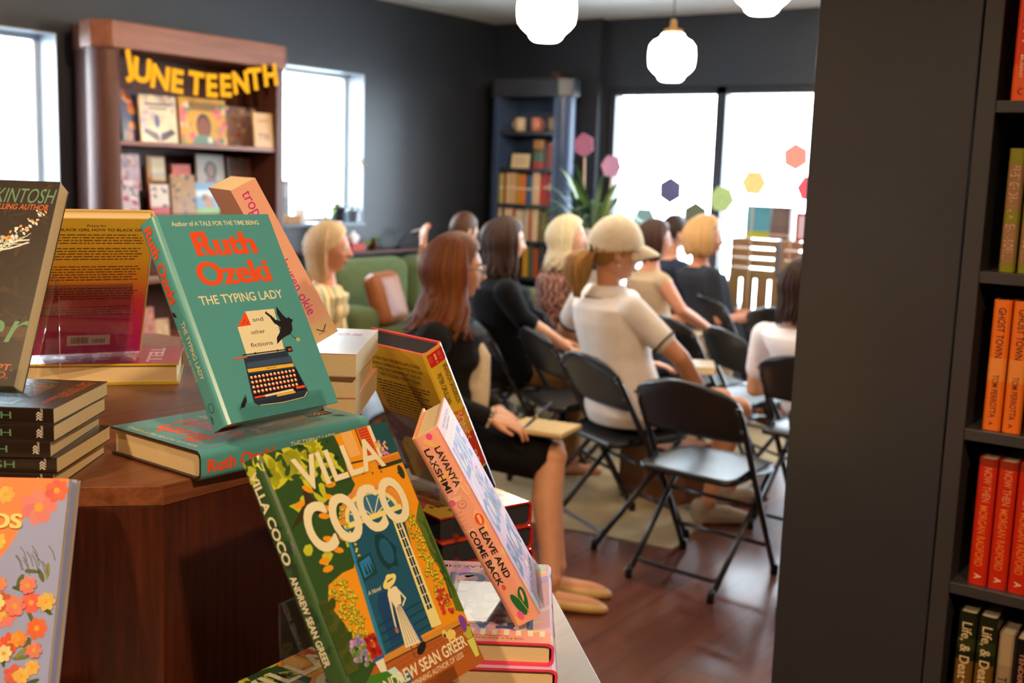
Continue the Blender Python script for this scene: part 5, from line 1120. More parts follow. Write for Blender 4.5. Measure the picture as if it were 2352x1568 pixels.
def skull(az, el, off=0., fem=1.):
    """point on a head in its own axes: x forward, y to its left, z up"""
    ca, sa, ce, se = math.cos(az), math.sin(az), math.cos(el), math.sin(el)
    d = V((ce * ca, ce * sa, se)); a = .096 if ca > 0 else .101
    r = 1 / math.sqrt((d.x / a) ** 2 + (d.y / .075) ** 2 + (d.z / .118) ** 2)
    A = math.degrees(math.atan2(sa, ca)); E = math.degrees(el)
    if E < 40 and abs(A) < 75:
        r += .027 * G(A, 8) * G(E + 12, 7) + .012 * G(A, 7) * G(E - 2, 9) + .005 * G(A, 20) * G(E + 33, 5) - .004 * G(A, 14) * G(E + 41, 4) + .010 * G(A, 20) * G(E + 52, 9)
        r += -.008 * (G(A - 21, 10) + G(A + 21, 10)) * G(E - 5, 6) + .003 * G(E - 17, 6) * G(abs(A) - 18, 14) + .004 * (G(A - 40, 14) + G(A + 40, 14)) * G(E + 14, 12)
    p = d * r
    if p.z < 0:
        t = min(1, -p.z / .115); p.y *= 1 - .30 * t * (1 if p.x > 0 else .4)
        if p.x < 0: p.x *= 1 - .42 * t
    return p + p.normalized() * off
def frame(c, hd, pitch=0., roll=0.):
    h, p = R(hd), R(pitch); F = V((math.cos(h) * math.cos(p), math.sin(h) * math.cos(p), -math.sin(p))); L = V((-math.sin(h), math.cos(h), 0)); U = F.cross(L)
    if roll: L, U = L * math.cos(R(roll)) + U * math.sin(R(roll)), U * math.cos(R(roll)) - L * math.sin(R(roll))
    return M4(((F.x, L.x, U.x, c[0]), (F.y, L.y, U.y, c[1]), (F.z, L.z, U.z, c[2]), (0, 0, 0, 1)))
def head_rings(mb, M):
    n, m = 72, 44
    rg = [[M @ skull(2 * math.pi * k / n, -math.pi / 2 * .995 + math.pi * .995 * j / m) for k in range(n)] for j in range(m + 1)]
    mb.rings(rg, (.5, .5, .5))
    for s in (-1, 1):   # ears
        e = M @ M4.Translation((-.012, s * .074, -.008)) @ M4.Rotation(R(-20 * s), 4, 'Z') @ M4.Rotation(R(12), 4, 'Y')
        mb.ball((0, 0, 0), (.019, .009, .033), (.5, .5, .5), 14, M=e); mb.ball((-.006, s * .004, .004), (.016, .007, .026), (.5, .5, .5), 12, M=e)
def hand(mb, wrist, fw, nrm, curl=25, s=1.0, mirror=1, thumb=.5):
    """palm, four unequal bent fingers and a thumb from the side of the palm; nrm points out of the back of the hand"""
    f = V(fw).normalized(); n = V(nrm); n = (n - f * n.dot(f)).normalized(); sd = f.cross(n) * mirror; w = V(wrist)
    for k, (o, ln) in enumerate(((-.029, .92), (-.0095, 1.0), (.0095, .95), (.0275, .78))):
        base = w + f * .012 * s + sd * o * .62 * s; kn = w + f * (.083 - .006 * abs(k - 1)) * s + sd * o * s
        mb.capsule(base, kn, .0125 * s, .0105 * s, (.5,) * 3, 10)
        p = kn; a = R(curl * .5)
        for q, (sl, rr) in enumerate(((.043, .0088), (.027, .008), (.021, .0072))):
            d = f * math.cos(a) - n * math.sin(a) + sd * o * 1.6; d.normalize(); p2 = p + d * sl * ln * s; mb.capsule(p, p2, rr * s, (rr - .0008) * s, (.5,) * 3, 10); p = p2; a += R(curl)
    mb.capsule(w + f * .01 * s, w + f * .06 * s, .016 * s, .015 * s, (.5,) * 3, 10)
    b = w + f * .022 * s - sd * .022 * s; d = (f * .72 - sd * (.75 - thumb * .35) - n * .35 * thumb).normalized(); p = b + d * .042 * s; mb.capsule(b, p, .0125 * s, .0100 * s, (.5,) * 3, 10)
    d2 = (f * .9 - sd * .25 - n * .3 * thumb).normalized(); p2 = p + d2 * .03 * s; mb.capsule(p, p2, .0096 * s, .0085 * s, (.5,) * 3, 10); mb.capsule(p2, p2 + d2 * .02 * s, .0085 * s, .0072 * s, (.5,) * 3, 10)
def oval(c, r, f, rx, ry, n=24): return [c + r * rx * math.cos(2 * math.pi * k / n) + f * ry * math.sin(2 * math.pi * k / n) for k in range(n)]
def hair_shell(mb, M, col, line, vol=.014, top=.0, n=56, m=18, back=-48):
    """cap of hair: line(az degrees) gives the elevation of the hairline"""
    rg = []
    for j in range(m + 1):
        row = []
        for k in range(n):
            az = 2 * math.pi * k / n; A = abs((math.degrees(az) + 180) % 360 - 180); e0 = line(A); el = R(e0 + (90 - e0) * j / m * .998)
            o = -.004 if j == 0 else vol * min(1, j / 2.5) + top * math.sin(max(0, el)) + .0015 * math.sin(az * 23) * (1 - j / m)
            row.append(M @ skull(az, el, o))
        rg.append(row)
    mb.rings(rg, col)
def locks(mb, M, col, az0, az1, n, length, vol=.022, flare=.0, wave=.0, start=70, drop=-12, rad=.011, seed=1, tip=.25, part=0., shade=.22):
    rg = random.Random(seed); Zd = V((0, 0, -1)); MI = M.to_3x3()
    for i in range(n):
        A = az0 + (az1 - az0) * (i + rg.random()) / n; sgn = 1; az = R(A); v = vol * (.75 + .5 * rg.random()); ph = rg.random() * 6.28; L = length * (.86 + .22 * rg.random()); pts = []
        s0 = start + rg.random() * 10
        for k in range(7): pts.append(M @ skull(az, R(s0 + (drop - s0) * k / 6), v * (.55 + .45 * k / 6)))
        out = (MI @ V((math.cos(az), math.sin(az), 0))); out.z = 0; p = pts[-1]
        for k in range(1, 7):
            f = k / 6; q = p + Zd * L * f + out * (flare * f * f - .012 * f) + MI @ V((math.sin(ph + f * 7), math.cos(ph + f * 6), 0)) * wave * f; pts.append(q)
        m_ = len(pts); rs = [rad * (.5 + .5 * min(1, 3 * k / m_)) * (1 if k < m_ - 3 else 1 - (1 - tip) * (k - m_ + 4) / 3) for k in range(m_)]
        c = tuple(x * (1 - shade + 2 * shade * rg.random()) for x in col); mb.tube(pts, rs, c, 7)
def seated(label, head, hh, hip, bh, skin, top, bottom, hair, pitch=0, hroll=0, armL=None, armR=None, handL=None, handR=None, legs=None, shoes=None, voxel=.0075, torso=1.0, shb=None, face=True, eyecol='3a2a20', seatz=.455, hscale=1.0, neckfw=-.02):
    """a seated figure; hh, bh = headings of head and body in degrees from +x; arms = (elbow, wrist) points"""
    S = lin(skin); root = thing('person', label, 'person', (hip[0], hip[1], 0)); M = frame(head, hh, pitch, hroll); u = V((0, 0, 1))
    if hscale != 1: M = M @ M4.Diagonal((hscale, hscale, hscale, 1))
    f = V((math.cos(R(bh)), math.sin(R(bh)), 0)); r = V((f.y, -f.x, 0)); H = V((hip[0], hip[1], seatz + .09))
    sb = R(bh if shb is None else shb); fs_ = V((math.cos(sb), math.sin(sb), 0)); rs_ = V((fs_.y, -fs_.x, 0))
    hf = V((math.cos(R(hh)), math.sin(R(hh)), 0)); nb = V(head) - u * .162 + hf * neckfw - fs_ * .0
    T = [(-.085, .150, .125), (-.03, .178, .14), (.06, .165, .125), (.22, .138, .11), (.36, .15, .122), (.43, .152, .118)]
    up = nb - H
    def torso_rings(infl=0., lo=0, hi=9, neck=True, k=torso):
        rg = []
        for i, (h_, rx, ry) in enumerate(T):
            if i < lo or i > hi: continue
            t = max(0, h_ / .50); c = H + V((up.x * t * (1.0 if t < 1 else 1), up.y * t, h_ * up.z / .50)); bl = min(1, max(0, t)); rr = (r * (1 - bl) + rs_ * bl).normalized(); ff = (f * (1 - bl) + fs_ * bl).normalized()
            rg.append(oval(c - ff * .018 * math.sin(math.pi * bl), rr, ff, rx * k + infl, ry * k + infl))
        if hi > 5:
            rg.append(oval(nb - u * .052 - fs_ * .012, rs_, fs_, .128 * k + infl, .085 * k + infl)); rg.append(oval(nb - u * .018 - fs_ * .008, rs_, fs_, .078 + infl, .066 + infl))
            if neck: rg.append(oval(nb + u * .01, rs_, fs_, .054 + infl * .7, .056 + infl * .7))
        return rg
    sh = {s: nb - u * .072 + rs_ * s * .158 * torso - fs_ * .008 for s in (-1, 1)}
    hj = {s: H + r * s * .085 + f * .02 - u * .01 for s in (-1, 1)}
    arms = {1: armR, -1: armL}
    for s in (1, -1):
        if arms[s] is None:
            e = sh[s] - u * .265 + fs_ * .05 + rs_ * s * .06; arms[s] = (e, H + f * .27 + r * s * .075 + u * .105)
        arms[s] = (V(arms[s][0]), V(arms[s][1]))
    L = legs or {}
    kn = {s: V(L[s][0]) if s in L else H + f * .44 + r * s * .105 - u * .035 for s in (1, -1)}
    an = {s: V(L[s][1]) if s in L else V((kn[s].x + f.x * .03, kn[s].y + f.y * .03, .085)) for s in (1, -1)}
    td = {s: (V(L[s][2]).normalized() if s in L and len(L[s]) > 2 else (f + r * s * .25).normalized()) for s in (1, -1)}
    # --- body
    mb = MB(); g = (.5,) * 3; head_rings(mb, M)
    mb.capsule(M @ V((-.022, 0, -.06)), nb - u * .02, .050, .056, g, 18); mb.rings(torso_rings(), g)
    for s in (1, -1):
        e, w = arms[s]; mb.capsule(sh[s] + rs_ * s * .004, e, .050 * torso, .039, g); mb.capsule(e, e.lerp(w, .45), .039, .037, g); mb.capsule(e.lerp(w, .45), w, .037, .026, g)
        hd = (handR if s > 0 else handL) or {}
        hand(mb, w, hd.get('dir', (w - e).normalized() * .6 + f * .6 - u * .12), hd.get('n', u), hd.get('curl', 22), hd.get('s', .96), -s * hd.get('m', 1), hd.get('thumb', .5))
        mb.capsule(hj[s], kn[s], .082, .056, g, 18); mb.capsule(kn[s], kn[s].lerp(an[s], .36) - f * .018, .052, .056, g, 16); mb.capsule(kn[s].lerp(an[s], .36) - f * .018, kn[s].lerp(an[s], .75) - f * .006, .056, .038, g, 16); mb.capsule(kn[s].lerp(an[s], .75) - f * .006, an[s], .038, .033, g, 16)
        t = td[s]; hl = V((an[s].x, an[s].y, .036)) - t * .03; mb.capsule(an[s], hl, .036, .033, g); mb.capsule(hl, hl + t * .155 - u * .008, .033, .026, g); mb.capsule(hl + t * .155 - u * .008, hl + t * .195 - u * .012, .027, .020, g)
    body = finish('body', mb, SKIN, root, voxel, 2, S)
    # --- face
    if face:
        hc = lin(hair.get('brow', hair['col']))
        for s in (1, -1):
            mb = MB(); c = V((.0795, s * .030, .010)); mb.ball(c, .0125, lin('e8e0d8'), 14, M=M); mb.ball(c + V((.0075, 0, 0)), (.0062, .0062, .0062), lin(eyecol), 10, M=M); mb.build('eye', CERAMIC, root, world=True)
            mb = MB(); mb.tube([M @ V((.088 - .010 * abs(q - 1.2) * .5, s * (.016 + .013 * q), .027 + .004 * (1 - abs(q - 1.2)))) for q in range(4)], [.0022, .0034, .003, .0015], hc, 6); mb.build('eyebrow', HAIR, root, world=True)
        mb = MB(); mb.ball((.0885, 0, -.0555), (.007, .021, .0045), lin(hair.get('lips', 'a8554c')), 12, M=M); mb.ball((.0865, 0, -.0635), (.007, .018, .0050), lin(hair.get('lips', 'a8554c')), 12, M=M); mb.build('lips', SKIN, root, world=True)
    # --- clothes
    if top:
        tc = lin(top['col']); mb = MB(); k = top.get('inf', .014); mb.rings(torso_rings(k, 0 if top.get('long', True) else 1, 9, top.get('neck', False)), tc)
        sl = top.get('sleeve', 'short')
        for s in (1, -1):
            e, w = arms[s]
            if sl != 'none':
                mb.capsule(sh[s], e if sl != 'short' else sh[s].lerp(e, .62), .062 * torso, .050 if sl != 'short' else .058, tc)
                if sl == 'long': mb.capsule(e, w - (w - e).normalized() * .015, .050, .036, tc)
                if sl == 'elbow': mb.capsule(e, e.lerp(w, .12), .052, .054, tc)
            else: mb.capsule(nb - u * .055 + rs_ * s * .07, sh[s] - rs_ * s * .045, .045, .05, tc)
        for s in (1, -1):
            mb.capsule(nb - u * .050 + rs_ * s * .05, sh[s], .050, .055, tc)
            if top.get('bust', .0): mb.ball(tuple(H + up * .66 + fs_ * .085 + rs_ * s * .068), (top['bust'],) * 3, tc)
        if top.get('puff'):
            for s in (1, -1): mb.ball(tuple(sh[s].lerp(arms[s][0], .12)), (.062, .062, .060), tc)
        for q in top.get('folds', []): mb.tube([V(p) for p in q], .012, tc, 8)
        finish(top.get('name', 'shirt'), mb, top.get('mat', KNIT), root, max(.0065, voxel), 11, tc, top.get('fn'))
    kd = bottom['kind']; bc = lin(bottom['col']); mb = MB()
    if kd in ('pants', 'shorts'):
        mb.rings(torso_rings(.008, 0, 2)[:3], bc)
        for s in (1, -1):
            if kd == 'shorts': mb.capsule(hj[s], hj[s].lerp(kn[s], .72), .094, .078, bc, 18)
            else: mb.capsule(hj[s], kn[s], .094, .070, bc, 18); mb.capsule(kn[s], kn[s].lerp(an[s], bottom.get('len', .9)), .070, .062, bc, 16)
    else:
        mb.rings(torso_rings(.010, 0, 2)[:3], bc); q = bottom.get('len', .80); rg = []
        for t in (0, .3, .6, q):
            c = (hj[1].lerp(kn[1], t) + hj[-1].lerp(kn[-1], t)) / 2; w = (hj[1].lerp(kn[1], t) - hj[-1].lerp(kn[-1], t)).length / 2 + .092 - .010 * t; dirn = (kn[1] + kn[-1] - hj[1] - hj[-1]).normalized(); side = r; nn = side.cross(dirn).normalized()
            rg.append(oval(c - u * .012 * t, side, nn, w, .10 - .01 * t))
        mb.rings(rg, bc)
        for s in (1, -1): mb.capsule(hj[s], hj[s].lerp(kn[s], q - .08), .092, .080, bc, 18)
    finish({'pants': 'trousers', 'shorts': 'shorts', 'skirt': 'skirt'}[kd], mb, bottom.get('mat', FABRIC), root, max(.0075, voxel), 3, bc)
    if shoes:
        for s in (1, -1):
            t = td[s]; hl = V((an[s].x, an[s].y, .036)) - t * .034; mb = MB(); sc = lin(shoes['col'])
            if shoes['kind'] == 'wedge':
                sdv = V((t.y, -t.x, 0)); rg = []
                for x, z0, z1, w in ((-.04, .002, .055, .026), (-.01, .001, .060, .034), (.05, .001, .046, .036), (.11, .001, .040, .042), (.16, .001, .038, .040), (.20, .001, .030, .024), (.212, .004, .02, .010)):
                    c = V((an[s].x, an[s].y, 0)) + t * (x - .01); rg.append([c + sdv * w * math.cos(a) + u * ((z0 + z1) / 2 + (z1 - z0) / 2 * math.copysign(abs(math.sin(a)) ** .6, math.sin(a))) for a in [2 * math.pi * q / 20 for q in range(20)]])
                mb.rings(rg, sc); mb.build('shoe', LEATHER, root, world=True)
            else:
                mb.capsule(hl + u * .01, hl + u * .035, .042, .044, sc); mb.capsule(hl + u * .006, hl + t * .16 - u * .002, .042, .036, sc); mb.capsule(hl + t * .16 - u * .002, hl + t * .205 - u * .006, .036, .027, sc); mb.capsule(hl + u * .01, hl + t * .12 + u * .015, .040, .034, sc)
                o = finish('shoe', mb, FABRIC, root, .006, 2, sc, lambda co, c: np.where((co[:, 2] < .022)[:, None], np.array(lin('d8d0c4'), dtype=np.float32), c))
    # --- hair
    hs = hair; hm = hs.get('mat', HAIR); hcol = lin(hs['col']); mb = MB()
    st = hs['style']
    if st == 'short': hair_shell(mb, M, hcol, lambda A: 44 - 24 * min(1, A / 60) if A < 62 else (8 - (A - 62) * 1.9 if A < 78 else max(-30, -18 - (A - 78) * .3)), .007, .006)
    elif st == 'pulled': hair_shell(mb, M, hcol, lambda A: 46 - 26 * min(1, A / 60) if A < 62 else (14 - (A - 62) * 1.0 if A < 90 else max(-36, -14 - (A - 90) * .5)), .008, .004)
    else: hair_shell(mb, M, hcol, lambda A: 50 - 20 * min(1, A / 55) if A < 55 else (30 - (A - 55) * 1.6 if A < 80 else -14), hs.get('vol', .018) * .75, .004)
    if st in ('long', 'bob'):
        a0 = hs.get('a0', 62); k = dict(length=hs['len'], vol=hs.get('vol', .02), flare=hs.get('flare', .02), wave=hs.get('wave', .006), rad=hs.get('rad', .011), drop=hs.get('drop', -12), shade=hs.get('shade', .22))
        locks(mb, M, hcol, a0, 360 - a0, hs.get('n', 90), seed=hs.get('seed', 1), **k)
        k2 = dict(k); k2['vol'] = k['vol'] * .5; k2['length'] = k['length'] * .92; locks(mb, M, hcol, a0 + 14, 346 - a0, hs.get('n', 90) // 2, seed=7, **k2)
    if st in ('pony', 'pulled') and hs.get('tail'):
        rg = random.Random(3); b = M @ V(hs['tail'][0])
        for i in range(hs.get('n', 46)):
            a = rg.random() * 6.28; ro = rg.random() ** .5 * hs['tail'][2]; mm = M.to_3x3(); off = mm @ V((math.sin(a), math.cos(a), 0)) * ro; pts = [b + off * .25]
            n_ = 8; Lh = hs['tail'][1] * (.85 + .25 * rg.random())
            for q in range(1, n_ + 1):
                t = q / n_; back_ = mm @ V((-1, 0, 0)); sp = math.sin(math.pi * min(1, t * 1.15)) ** .8
                pts.append(b + off * (.3 + .9 * sp) + back_ * (.05 * math.sin(min(1, t * 2.2) * 1.57)) - u * Lh * t ** 1.25 + mm @ V((0, math.sin(i + t * 4), 0)) * .006)
            c = tuple(x * (.75 + .5 * rg.random()) for x in hcol); mb.tube(pts, [.007, .010, .011, .012, .012, .011, .010, .008, .003], c, 6)
    if st == 'pony': hair_shell(mb, M, tuple(x * .75 for x in hcol), lambda A: 40 - 22 * min(1, A / 60) if A < 62 else (12 - (A - 62) * .7 if A < 90 else max(-38, -10 - (A - 90) * .6)), .006, .0)
    o = mb.build('hair', hm, root, world=True)
    root['_M'] = 0; del root['_M']
    return root, M, dict(nb=nb, sh=sh, arms=arms, H=H, f=f, r=r, kn=kn, an=an, body=body, fs=fs_, rs=rs_)
def glasses(root, M, col='1c1a1a', lens=True, w=.0016):
    mb = MB()
    for s in (1, -1):
        mb.tube([M @ V((.101, s * (.032 + .024 * math.cos(a)), .006 + .018 * math.sin(a))) for a in [2 * math.pi * k / 18 for k in range(18)]], w, lin(col), 6, closed=True)
        mb.tube([M @ V(p) for p in ((.098, s * .056, .012), (.06, s * .079, .012), (.0, s * .083, .010), (-.02, s * .083, -.004))], w, lin(col), 6)
    mb.tube([M @ V(p) for p in ((.101, -.010, .010), (.106, 0, .012), (.101, .010, .010))], w, lin(col), 6)
    o = mb.build('glasses', METAL, root, world=True)
    if lens:
        for s in (1, -1):
            mb = MB(); mb.rings([[M @ V((x, s * (.032 + .023 * math.cos(a)), .006 + .017 * math.sin(a))) for a in [2 * math.pi * k / 18 for k in range(18)]] for x in (.1005, .1012)], (.9, .9, .9)); q = mb.build('lens', GLASS, o); q.data.transform(wmat(root).inverted())
def earring(root, M, s, r=.005, col='f0e8e0', dz=-.046):
    mb = MB(); mb.ball((-.008, s * .079, dz), r, lin(col), 10, M=M); mb.build('earring', CERAMIC, root, world=True)
U3 = V((0, 0, 1))
# woman in the black cardigan, writing
root, M, J = seated('woman with long auburn hair and black cardigan writing on a notepad in her lap',
    (-2.50, 3.165, 1.150), 52, (-2.57, 3.20), 16, 'd29a78', dict(col='1a1a1e', sleeve='long', inf=.016, name='cardigan', mat=FABRIC, bust=.058), dict(kind='skirt', col='141416', len=.95), dict(style='long', col='6e3f20', len=.185, vol=.028, flare=.075, wave=.022, rad=.012, n=130, a0=80, drop=-22),
    pitch=2, shb=24, armR=((-2.50, 2.90, .745), (-2.27, 3.09, .65)), armL=((-2.68, 3.38, .75), (-2.42, 3.33, .625)), handR=dict(dir=(.85, .42, -.18), n=(-.1, -.25, 1), curl=26), handL=dict(dir=(.8, -.45, -.1), n=(0, .2, 1), curl=20),
    legs={1: ((-2.11, 3.255, .505), (-2.015, 3.135, .105), (.86, .42, 0)), -1: ((-2.19, 3.365, .50), (-2.075, 3.265, .105), (.86, .42, 0))}, shoes=dict(kind='wedge', col='c8a468'), voxel=.0052, torso=1.1)
glasses(root, M, '5a3a28'); earring(root, M, -1, .006); 
mb = MB(); nb = J['nb']; mb.rings([oval(nb - U3 * .03 + J['fs'] * .012, J['rs'], J['fs'], .078, .068), oval(nb - U3 * .14 + J['fs'] * .055, J['rs'], J['fs'], .034, .105), oval(nb - U3 * .28 + J['fs'] * .125, J['rs'], J['fs'], .022, .036), oval(nb - U3 * .44 + J['fs'] * .122, J['rs'], J['fs'], .02, .03)], lin('d8c8b0')); mb.build('blouse', FABRIC, root, world=True)
for k in range(9):
    a = 2 * math.pi * k / 9; mb = None
w = J['arms'][1][1]; mb = MB()
for k in range(14): a = 2 * math.pi * k / 14; d = (w - J['arms'][1][0]).normalized(); s1 = d.cross(U3).normalized(); s2 = s1.cross(d); mb.ball(tuple(w - d * .0 + (s1 * math.cos(a) + s2 * math.sin(a)) * .033), .0062, lin(('e8dcc8', 'c8a870', 'b8b0b4')[k % 3]), 8)
mb.build('bracelet', CERAMIC, root, world=True)
root = thing('notepad', 'cream notepad on the lap of the woman in the black cardigan', 'notepad', (-2.145, 3.24, .600), R(10)); mb = MB(); mb.box(-.11, .11, -.085, .10, 0, .016, lin('d8be8c'))
A = Art(mb, lambda u, v, l: (u, v, .016 + l))
for k in range(6): A.greek(-.09, .07 - .024 * k, .09, 1, .008, lin('8a7448'), th=.25)
mb.build('pages', PAPER, root, bevel=.002); mb = MB(); mb.box(-.112, .112, -.087, .102, -.004, 0, lin('3a3028')); mb.build('cover', PLAIN, root)
root = thing('pen', 'navy pen with a gold band held over the notepad', 'pen', (0, 0, 0)); mb = MB(); a, b = V((-2.165, 3.150, .618)), V((-2.11, 3.26, .71)); d = (b - a).normalized(); root.location = a
mb.tube([V((0, 0, 0)), d * .012, d * .03, d * .14], [.0012, .004, .0055, .0055], lin('1c2450'), 10); mb.build('barrel', SATIN, root); mb = MB(); mb.tube([d * .06, d * .068], .0062, lin('c8a050'), 10); mb.build('band', SATIN, root)

# woman in the white cap
POLO = 'ece2da'
root, M, J = seated('woman in a white cap and white polo shirt with a blonde ponytail, seen from behind', (-2.395, 4.13, 1.186), 50, (-2.30, 4.13), 58, 'c98f6c', dict(col=POLO, sleeve='short', inf=.022, name='polo_shirt'), dict(kind='shorts', col='17181c'), dict(style='pony', col='a87840', tail=((-.098, 0, .0), .19, .044), n=110),
    pitch=4, shb=68, hscale=1.1, armR=((-2.045, 4.10, .775), (-1.985, 4.26, .565)), armL=((-2.72, 4.27, .81), (-2.42, 4.48, .665)), handR=dict(dir=(.2, .8, -.5), n=(.8, -.3, .3), curl=28), handL=dict(dir=(.8, .5, -.1), n=(0, 0, 1), curl=18),
    legs={1: ((-1.97, 4.56, .50), (-2.02, 4.40, .10), (.75, .62, 0)), -1: ((-2.12, 4.70, .50), (-2.07, 4.74, .10), (.7, .7, 0))}, shoes=dict(kind='sneaker', col='a89a8c'), voxel=.0055, torso=1.1)
# cap
CP = lin('e6d4b8'); mb = MB(); n = 40; rg = []
for j in range(13):
    row = []
    for k in range(n):
        az = 2 * math.pi * k / n; A = abs((math.degrees(az) + 180) % 360 - 180); e0 = 26 - 26 * (A / 180) ** .8 - 6; el = R(e0 + (90 - e0) * j / 12 * .995); row.append(M @ skull(az, el, .013 + .016 * math.sin(max(0, el)) + .0008 * math.cos(az * 6)))
    rg.append(row)
mb.rings(rg, CP, cap=False); inner = [[M @ (M.inverted() @ p * .965) for p in r_] for r_ in (rg[0], rg[1], rg[6])]
cap_o = mb.build('cap', FABRIC, root, world=True); cap_o.modifiers.new('thickness', 'SOLIDIFY').thickness = .003
mb = MB(); vs = []; fs = []; nu, nv = 18, 8
for j in range(nv + 1):
    for i in range(nu + 1):
        q = (i / nu * 2 - 1); a = q * R(62); base = skull(a, R(19), .012); t = j / nv; L_ = .075 * (1 - abs(q) ** 2.4); vs.append(M @ (V((base.x, base.y, base.z)) + V((L_ * t, 0, -.018 * t - .014 * t * t - .022 * q * q * t))))
for j in range(nv):
    for i in range(nu): k = j * (nu + 1) + i; fs.append((k, k + 1, k + nu + 2, k + nu + 1))
mb.add(vs, fs, CP, 0, True); o = mb.build('brim', FABRIC, cap_o); o.data.transform(wmat(root).inverted()); o.modifiers.new('thickness', 'SOLIDIFY').thickness = .004
mb = MB(); mb.ball((0, 0, .1475), (.007, .007, .004), CP, 10, M=M); o = mb.build('button', FABRIC, cap_o); o.data.transform(wmat(root).inverted())
mb = MB(); mb.tube([M @ V((-.108, .03 * math.cos(a), -.0 + .028 * math.sin(a))) for a in [2 * math.pi * k / 16 for k in range(16)]], .007, lin('1c1c20'), 8, closed=True); mb.build('hair_band', FABRIC, root, world=True)
glasses(root, M, '26262a'); earring(root, M, -1, .0045)
# collar and sleeve piping of the polo shirt
nb, rs, fs2 = J['nb'], J['rs'], J['fs']; mb = MB(); mb.rings([oval(nb + U3 * .022 - fs2 * .004, rs, fs2, .066, .068), oval(nb + U3 * .002 - fs2 * .006, rs, fs2, .080, .080), oval(nb - U3 * .026 - fs2 * .008, rs, fs2, .104, .094)], lin(POLO), cap=False); o = mb.build('collar', KNIT, root, world=True); o.modifiers.new('thickness', 'SOLIDIFY').thickness = .004
mb = MB(); mb.tube(oval(nb - U3 * .028 - fs2 * .008, rs, fs2, .106, .096, 32), .0032, lin('1c1c22'), 6, closed=True); mb.build('collar_trim', FABRIC, root, world=True)
for s in (1, -1):
    e = J['arms'][s][0]; p = J['sh'][s].lerp(e, .66); d = (e - J['sh'][s]).normalized(); a = d.cross(U3).normalized(); b = a.cross(d); mb = MB(); mb.tube([p + (a * math.cos(t) + b * math.sin(t)) * .060 for t in [2 * math.pi * k / 24 for k in range(24)]], .0045, lin('1c1c22'), 6, closed=True); mb.build('sleeve_trim', FABRIC, root, world=True)
mb = MB(); mb.lathe([(.0095, -.003), (.0105, 0), (.0095, .003)], lin('d8b878'), 14, tuple(J['arms'][1][1] + V((.02, .075, -.045)))); mb.build('ring', METAL, root, world=True)
book('book', 'white illustrated book lying on the lap of the woman in the cap', lying((-2.335, 4.72, .63), 28), (.15, .21, .035), lin('e8dcc8'), hard=False, front=lambda A, w, h: [A.rect((.1 + .2 * rnd.random()) * w, (.1 + .08 * k) * h, (.4 + .4 * rnd.random()) * w, (.125 + .08 * k) * h, lin(('5a4a40', 'a83c34', '6a7a58')[k % 3])) for k in range(9)])

# woman in black with long dark hair
root, M, J = seated('woman in black with long dark brown hair, seen from behind on her folding chair', (-3.28, 4.55, 1.160), 56, (-3.25, 4.58), 50, 'd8a080', dict(col='0e0f13', sleeve='elbow', inf=.024, name='blouse', puff=True, mat=FABRIC, bust=.055), dict(kind='pants', col='9a7048'), dict(style='long', col='3c281e', len=.15, vol=.02, flare=.02, wave=.007, n=100, a0=70, drop=-18, rad=.010), pitch=2, torso=1.08, hroll=0, voxel=.0065, armR=((-3.08, 4.44, .80), (-2.93, 4.62, .66)), legs={1: ((-2.93, 4.71, .50), (-2.93, 4.66, .09)), -1: ((-3.00, 4.85, .50), (-3.03, 4.80, .09))})
# white haired woman in the striped blouse
def stripes(co, c):
    t = co[:, 0] * .35 + co[:, 1] * .94; k = np.floor(t / .017).astype(int) % 5
    pal = np.array([lin('ead8b4'), lin('d8a848'), lin('ead8b4'), lin('a8aa80'), lin('e8c890')], dtype=np.float32); return pal[k]
root, M, J = seated('white haired woman in a yellow and cream striped blouse, in profile', (-3.82, 3.85, 1.118), 36, (-3.95, 3.84), 34, 'd89474', dict(col='e0c890', sleeve='long', inf=.022, name='blouse', fn=stripes, bust=.055), dict(kind='pants', col='8a7a68'), dict(style='long', col='d8b888', len=.13, vol=.020, flare=-.03, wave=.004, n=90, a0=88, drop=-25, rad=.009, brow='b89a78'), pitch=3, voxel=.0065)
mb = MB(); mb.tube([M @ skull(R(az), R(el), .020) for az, el in ((-25, 46), (-50, 30), (-75, 12), (-95, -14), (-105, -30))], [.004, .009, .010, .009, .006], lin('dcbf92'), 8); mb.build('side_lock', HAIR, root, world=True)
# man with short brown hair, hand raised
root, M, J = seated('man with short cropped brown hair holding up one hand', (-4.55, 5.84, 1.119), 78, (-4.55, 5.83), 72, 'd09a7c', dict(col='3a3c42', sleeve='short', name='shirt'), dict(kind='pants', col='3a3a40'), dict(style='short', col='53341f'), armL=((-4.84, 5.78, .83), (-4.72, 5.63, 1.02)), handL=dict(dir=(-.1, .1, 1), n=(-.3, -.9, 0), curl=30, s=1.0), pitch=8, voxel=.0075, torso=1.05)
hw = J['arms'][-1][1]
root = thing('pencil', 'thin pale pencil in the raised hand of the man with cropped hair', 'pencil', (0, 0, 0)); mb = MB(); mb.tube([hw + V((-.07, -.035, .085)), hw + V((.03, -.03, .115))], .004, lin('d8c8b8'), 8); mb.build('shaft', PLAIN, root, world=True)
# someone in cream, the head hidden behind the dark haired woman
seated('person in a cream top whose head is hidden behind the woman with long dark hair', (-4.10, 5.59, 1.09), 60, (-4.10, 5.59), 66, 'd8a080', dict(col='d8b888', sleeve='short', inf=.02, name='shirt'), dict(kind='pants', col='4a4a50'), dict(style='short', col='5a3c28'), voxel=.009)
